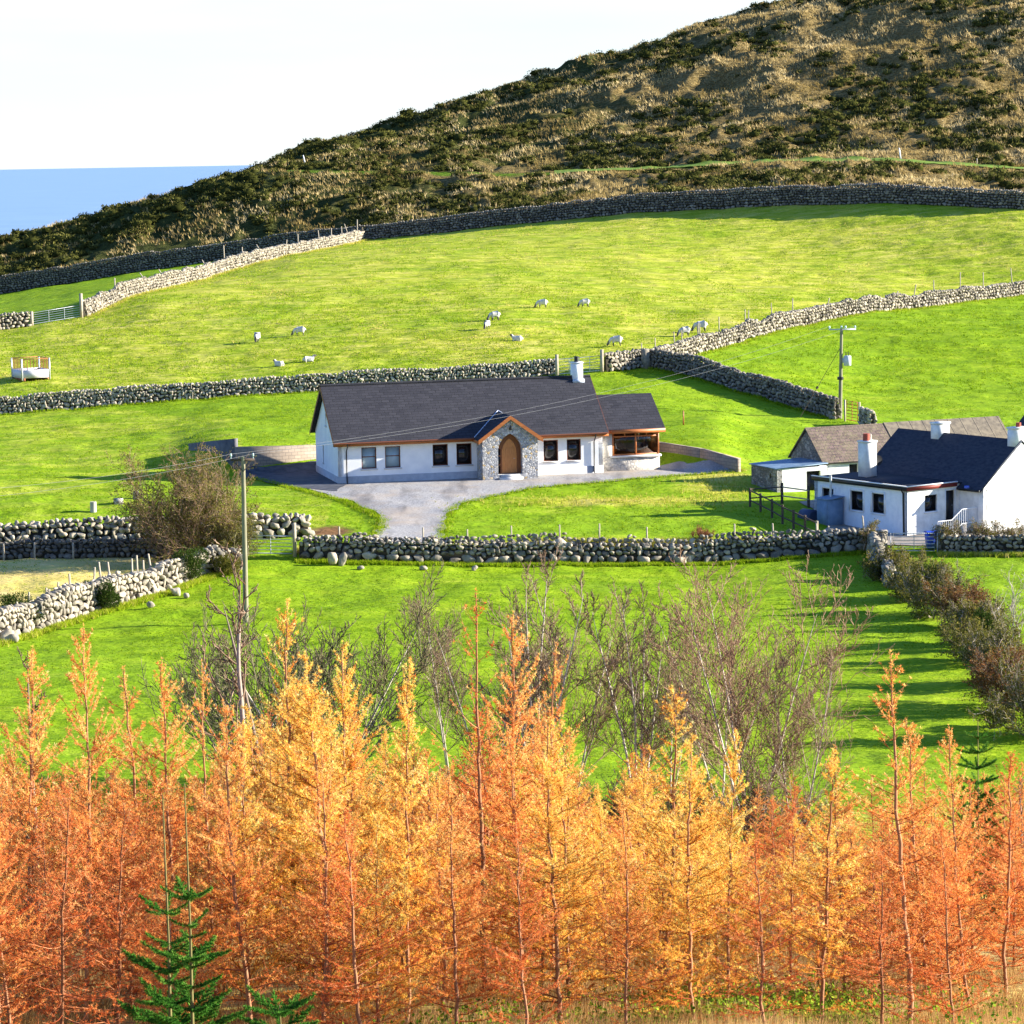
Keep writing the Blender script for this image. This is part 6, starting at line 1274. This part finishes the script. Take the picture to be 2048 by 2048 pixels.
for (u, d, rw, n) in ((350, 49, 1.0, 900), (270, 48, .5, 350), (415, 50, .5, 300), (860, 54, .6, 450), (1000, 51, .5, 350), (1500, 59, 1.5, 2200), (1430, 61, 1.1, 1200), (1570, 57, 1.1, 1200), (1620, 62, 1.0, 800), (950, 57, .8, 600), (1850, 60, 1.0, 700), (2010, 52, .9, 700), (1700, 55, .6, 300), (150, 50, .5, 260), (1250, 56, .7, 350), (700, 53, .6, 300)):
    c = XY(u, d, 2000); X = c + r_.normal(size=(n, 3))*[rw, rw*.8, 0]; X[:, 2] = T(X[:, 0], X[:, 1]) + np.abs(r_.normal(size=n))*.28; blades(mb, X, norm(r_.normal(size=(n, 3)) + [0, 0, .6]), 2, .09, .06, r_, r_.random(n), 1.0, quad=True)
stuff(mb, 'bramble_leaves', LFG, 'yellow green bramble leaves low among the larch stems', 'undergrowth')
# meadow tufts
GR = leafmat('grass_tuft', [(0, (.06, .12, .004)), (.3, (.15, .26, .006)), (.55, (.25, .37, .01)), (.8, (.38, .43, .03)), (1, (.64, .52, .16))], .3)
x, y = scatter(150000, -150, 2200, 92, 300, r_, 1.6); dr_, br_ = zone(x, y)
H_ = lambda x, y: fbm(x/1.6, y/3.2, 61, 3)
a1, b1 = loc2(x, y, HO, HA); a2, b2 = loc2(x, y, FO, FA)
u_, v_ = project(np.column_stack([x, y, T(x, y)]))
drv = inpoly(u_, v_, [(a*D, b*D) for a, b in [(455, 884), (478, 905), (600, 928), (650, 946), (700, 965), (724, 985), (716, 1006), (700, 1032), (850, 1032), (830, 1010), (845, 972), (865, 953), (935, 936), (1100, 911), (1300, 895), (1394, 890), (1390, 876)]]) & (y < 197)
ok = ~drv & ~((a1 > -.3) & (a1 < 22.3) & (b1 > -1.8) & (b1 < 8.3)) & ~((a2 > -2) & (a2 < 12) & (b2 > -3) & (b2 < 14)) & (H_(x, y) > -.25) & ~((u_ > 1600) & (y > 163.5) & (y < 188)) & (br_ < .4)
x, y, dr_ = x[ok], y[ok], dr_[ok]; mb = MB(); hgt = np.where(y < 165, .075, .10) * (.7 + .5*np.clip(H_(x, y), 0, 1)) * (1 + (y > 235)*.7)
tone = np.clip(.42 + .16*H_(x, y) + .35*dr_ + r_.normal(size=len(x))*.10, 0, 1); Pn = np.column_stack([x, y, T(x, y) - .01])
for lo, hi in ((0, 130), (130, 165), (165, 235), (235, 400)):
    k = (y >= lo) & (y < hi)
    if k.any(): blades(mb, Pn[k], np.tile([-.2, 0, 1.0], (k.sum(), 1)), 3, float(hgt[k].mean())*1.2, .022 + .00016*lo, r_, tone[k], .7)
stuff(mb, 'grass', GR, 'short green and yellowing meadow grass', 'grass')
x, y = scatter(60000, -100, 2150, 242, 398, r_, 1.4); k = inpoly(x, y, field_sheep) & (fbm(x/2.5, y/6, 63, 3) > .0); x = x[k]; y = y[k]; mb = MB(); Pn = np.column_stack([x, y, T(x, y) - .02])
blades(mb, Pn, np.tile([-.2, 0, 1.0], (len(x), 1)), 3, .20, .06, r_, np.clip(.66 + .40*fbm(x/4, y/8, 64, 2) + r_.normal(size=len(x))*.12, .35, 1), .8); stuff(mb, 'grass', GR, 'tussocky yellow green pasture grass of the sheep field', 'grass')
# rough grass hugging the foot of the walls
mb = MB()
for path, n, hh, tn, off in ((W_diag_left, 2500, .32, .9, -.75), (W_back, 1500, .2, .55, -.7), (W_diag_right, 1800, .22, .7, -.7), (W_front, 6000, .24, .55, -.75), (W_front, 8000, .42, .95, .75), (W_lowleft, 3500, .28, .7, -.85), (W_leftrear, 1200, .22, .6, .8), (W_right, 900, .3, .7, -.8), (W_farm, 1500, .30, .8, -.7), (W_dark_right, 800, .25, .5, -.6), ([P(471, 893, 195.0), P(655, 891, 197.8)], 1300, .34, .95, .2), ([g1, g2, g3], 800, .25, .7, .5)):
    pts, Lt_ = resample(path, .25); i = r_.integers(len(pts)-1, size=n); t_ = norm(pts[np.minimum(i+1, len(pts)-1)] - pts[i]); nn = np.column_stack([-t_[:, 1], t_[:, 0]]); nn[nn[:, 1] < 0] *= -1
    q = pts[i] + nn*(off + r_.normal(size=(n, 1))*.18) + t_*r_.uniform(-.2, .2, (n, 1)); blades(mb, np.column_stack([q, T(q[:, 0], q[:, 1]) - .02]), np.tile([0, 0, 1.0], (n, 1)), 4, hh, .035, r_, np.clip(tn + r_.normal(size=n)*.15, 0, 1), .55)
DRV = [G(a*D, b*D) for a, b in [(478, 904), (560, 924), (650, 948), (700, 967), (722, 985), (718, 1003), (700, 1018)]]; DRV2 = [G(a*D, b*D) for a, b in [(850, 1030), (832, 1010), (845, 975), (865, 955), (935, 938), (1000, 922), (1100, 913), (1200, 905), (1300, 897), (1390, 891)]]
for path, sg in ((DRV, -1), (DRV2, -1)):
    pts, Lt_ = resample(path, .25); i = r_.integers(len(pts)-1, size=2600); q = pts[i] + r_.normal(size=(2600, 2))*.22; blades(mb, np.column_stack([q, T(q[:, 0], q[:, 1])]), np.tile([0, 0, 1.0], (2600, 1)), 3, .16, .03, r_, np.clip(.55 + r_.normal(size=2600)*.18, 0, 1), .6)
x, y = scatter(9000, 860, 1560, 166, 190, r_, 1.5); isl = np.exp(-(((col_of(x, y) - 1230)/210)**2 + ((y-178.5)/1.6)**2)) + np.exp(-(((col_of(x, y) - 1445)/60)**2 + ((y-185)/5)**2)); k = r_.random(len(x)) < isl
blades(mb, np.column_stack([x, y, T(x, y)])[k], np.tile([0, 0, 1.0], (k.sum(), 1)), 4, .22, .035, r_, .9, .6)
stuff(mb, 'rough_grass', GR, 'longer pale grass growing along the feet of the stone walls', 'grass')
# moorland scrub and bents
HL = leafmat('heath_leaf', [(0, (.018, .022, .006)), (.4, (.065, .067, .016)), (.7, (.15, .145, .038)), (1, (.29, .26, .09))], .1)
BE_ = leafmat('moor_bents', [(0, (.17, .12, .035)), (.5, (.42, .31, .12)), (1, (.68, .54, .28))], .25)
V0, F0 = ico(1); mb = MB(); n = 22000; x, y = scatter(n, -120, 2200, 350, 600, r_, 1.2); c = col_of(x, y); kc = np.interp(c, CG, DK[-7]); ms = .75*fbm(x/14, y/20, 71, 4) + .55*fbm(x/3.6, y/5, 72, 2)
tr_d = y - np.interp(c, CG, DK[-5]); left = np.clip((1350 - c)/600, 0, 1)
ok = (y > kc + 2.5) & (ms > .14 - .40*left*np.clip((c-250)/400, .3, 1) + .25*((tr_d < 0) & (c > 1150))) & ((tr_d > 2.4) | (tr_d < -3 - 5*(c > 1100))); x, y, ms = x[ok], y[ok], ms[ok]; z = T(x, y)
nb_ = len(x); rad = r_.uniform(.3, 1.2, nb_) * (.75 + .5*np.clip(ms, 0, 1)); hh = rad * r_.uniform(.35, .7, nb_); tb_ = np.clip(.42 + r_.normal(size=nb_)*.16, .05, .95)
for i in range(10):
    k = np.arange(nb_) % 10 == i; W_ = V0 * (1 + r_.normal(size=(len(V0), 1))*.18)
    X = W_[None]*np.stack([rad[k], rad[k], hh[k]], 1)[:, None]*.82 + np.stack([x[k], y[k], z[k] + hh[k]*.3], 1)[:, None]; m_ = k.sum()
    mb.add(X.reshape(-1, 3), (F0[None] + (np.arange(m_)*len(V0))[:, None, None]).reshape(-1, 3), 0, np.repeat(tb_[k]*.55, len(V0)))
nl = 26; q = norm(r_.normal(size=(nb_*nl, 3))); q[:, 2] = np.abs(q[:, 2]); R3 = np.repeat(np.stack([rad, rad, hh], 1), nl, 0); C3 = np.repeat(np.stack([x, y, z + hh*.3], 1), nl, 0)
blades(mb, C3 + q*R3*r_.uniform(.75, 1.1, (nb_*nl, 1)), q, 1, .36, .20, r_, np.repeat(tb_, nl), .8); stuff(mb, 'gorse_scrub', HL, 'dark olive gorse and heather scrub covering the hillside', 'scrub')
x, y = scatter(140000, -120, 2200, 350, 600, r_, 1.2); c = col_of(x, y); tr_d = y - np.interp(c, CG, DK[-5]); ok = (y > np.interp(c, CG, DK[-7]) + 1.2) & (np.abs(tr_d) > 2.0) & (fbm(x/5, y/7, 73, 3) + .3*np.clip((c-900)/900, -.8, 1) > -.1); x, y = x[ok], y[ok]; mb = MB()
blades(mb, np.column_stack([x, y, T(x, y) - .03]), np.tile([-.3, -.1, 1.0], (len(x), 1)), 2, .62, .15, r_, np.clip(.55 + .40*fbm(x/9, y/9, 74, 3) + r_.normal(size=len(x))*.12, 0, 1), .55); stuff(mb, 'moor_grass', BE_, 'tawny bleached moor grass between the gorse', 'grass')
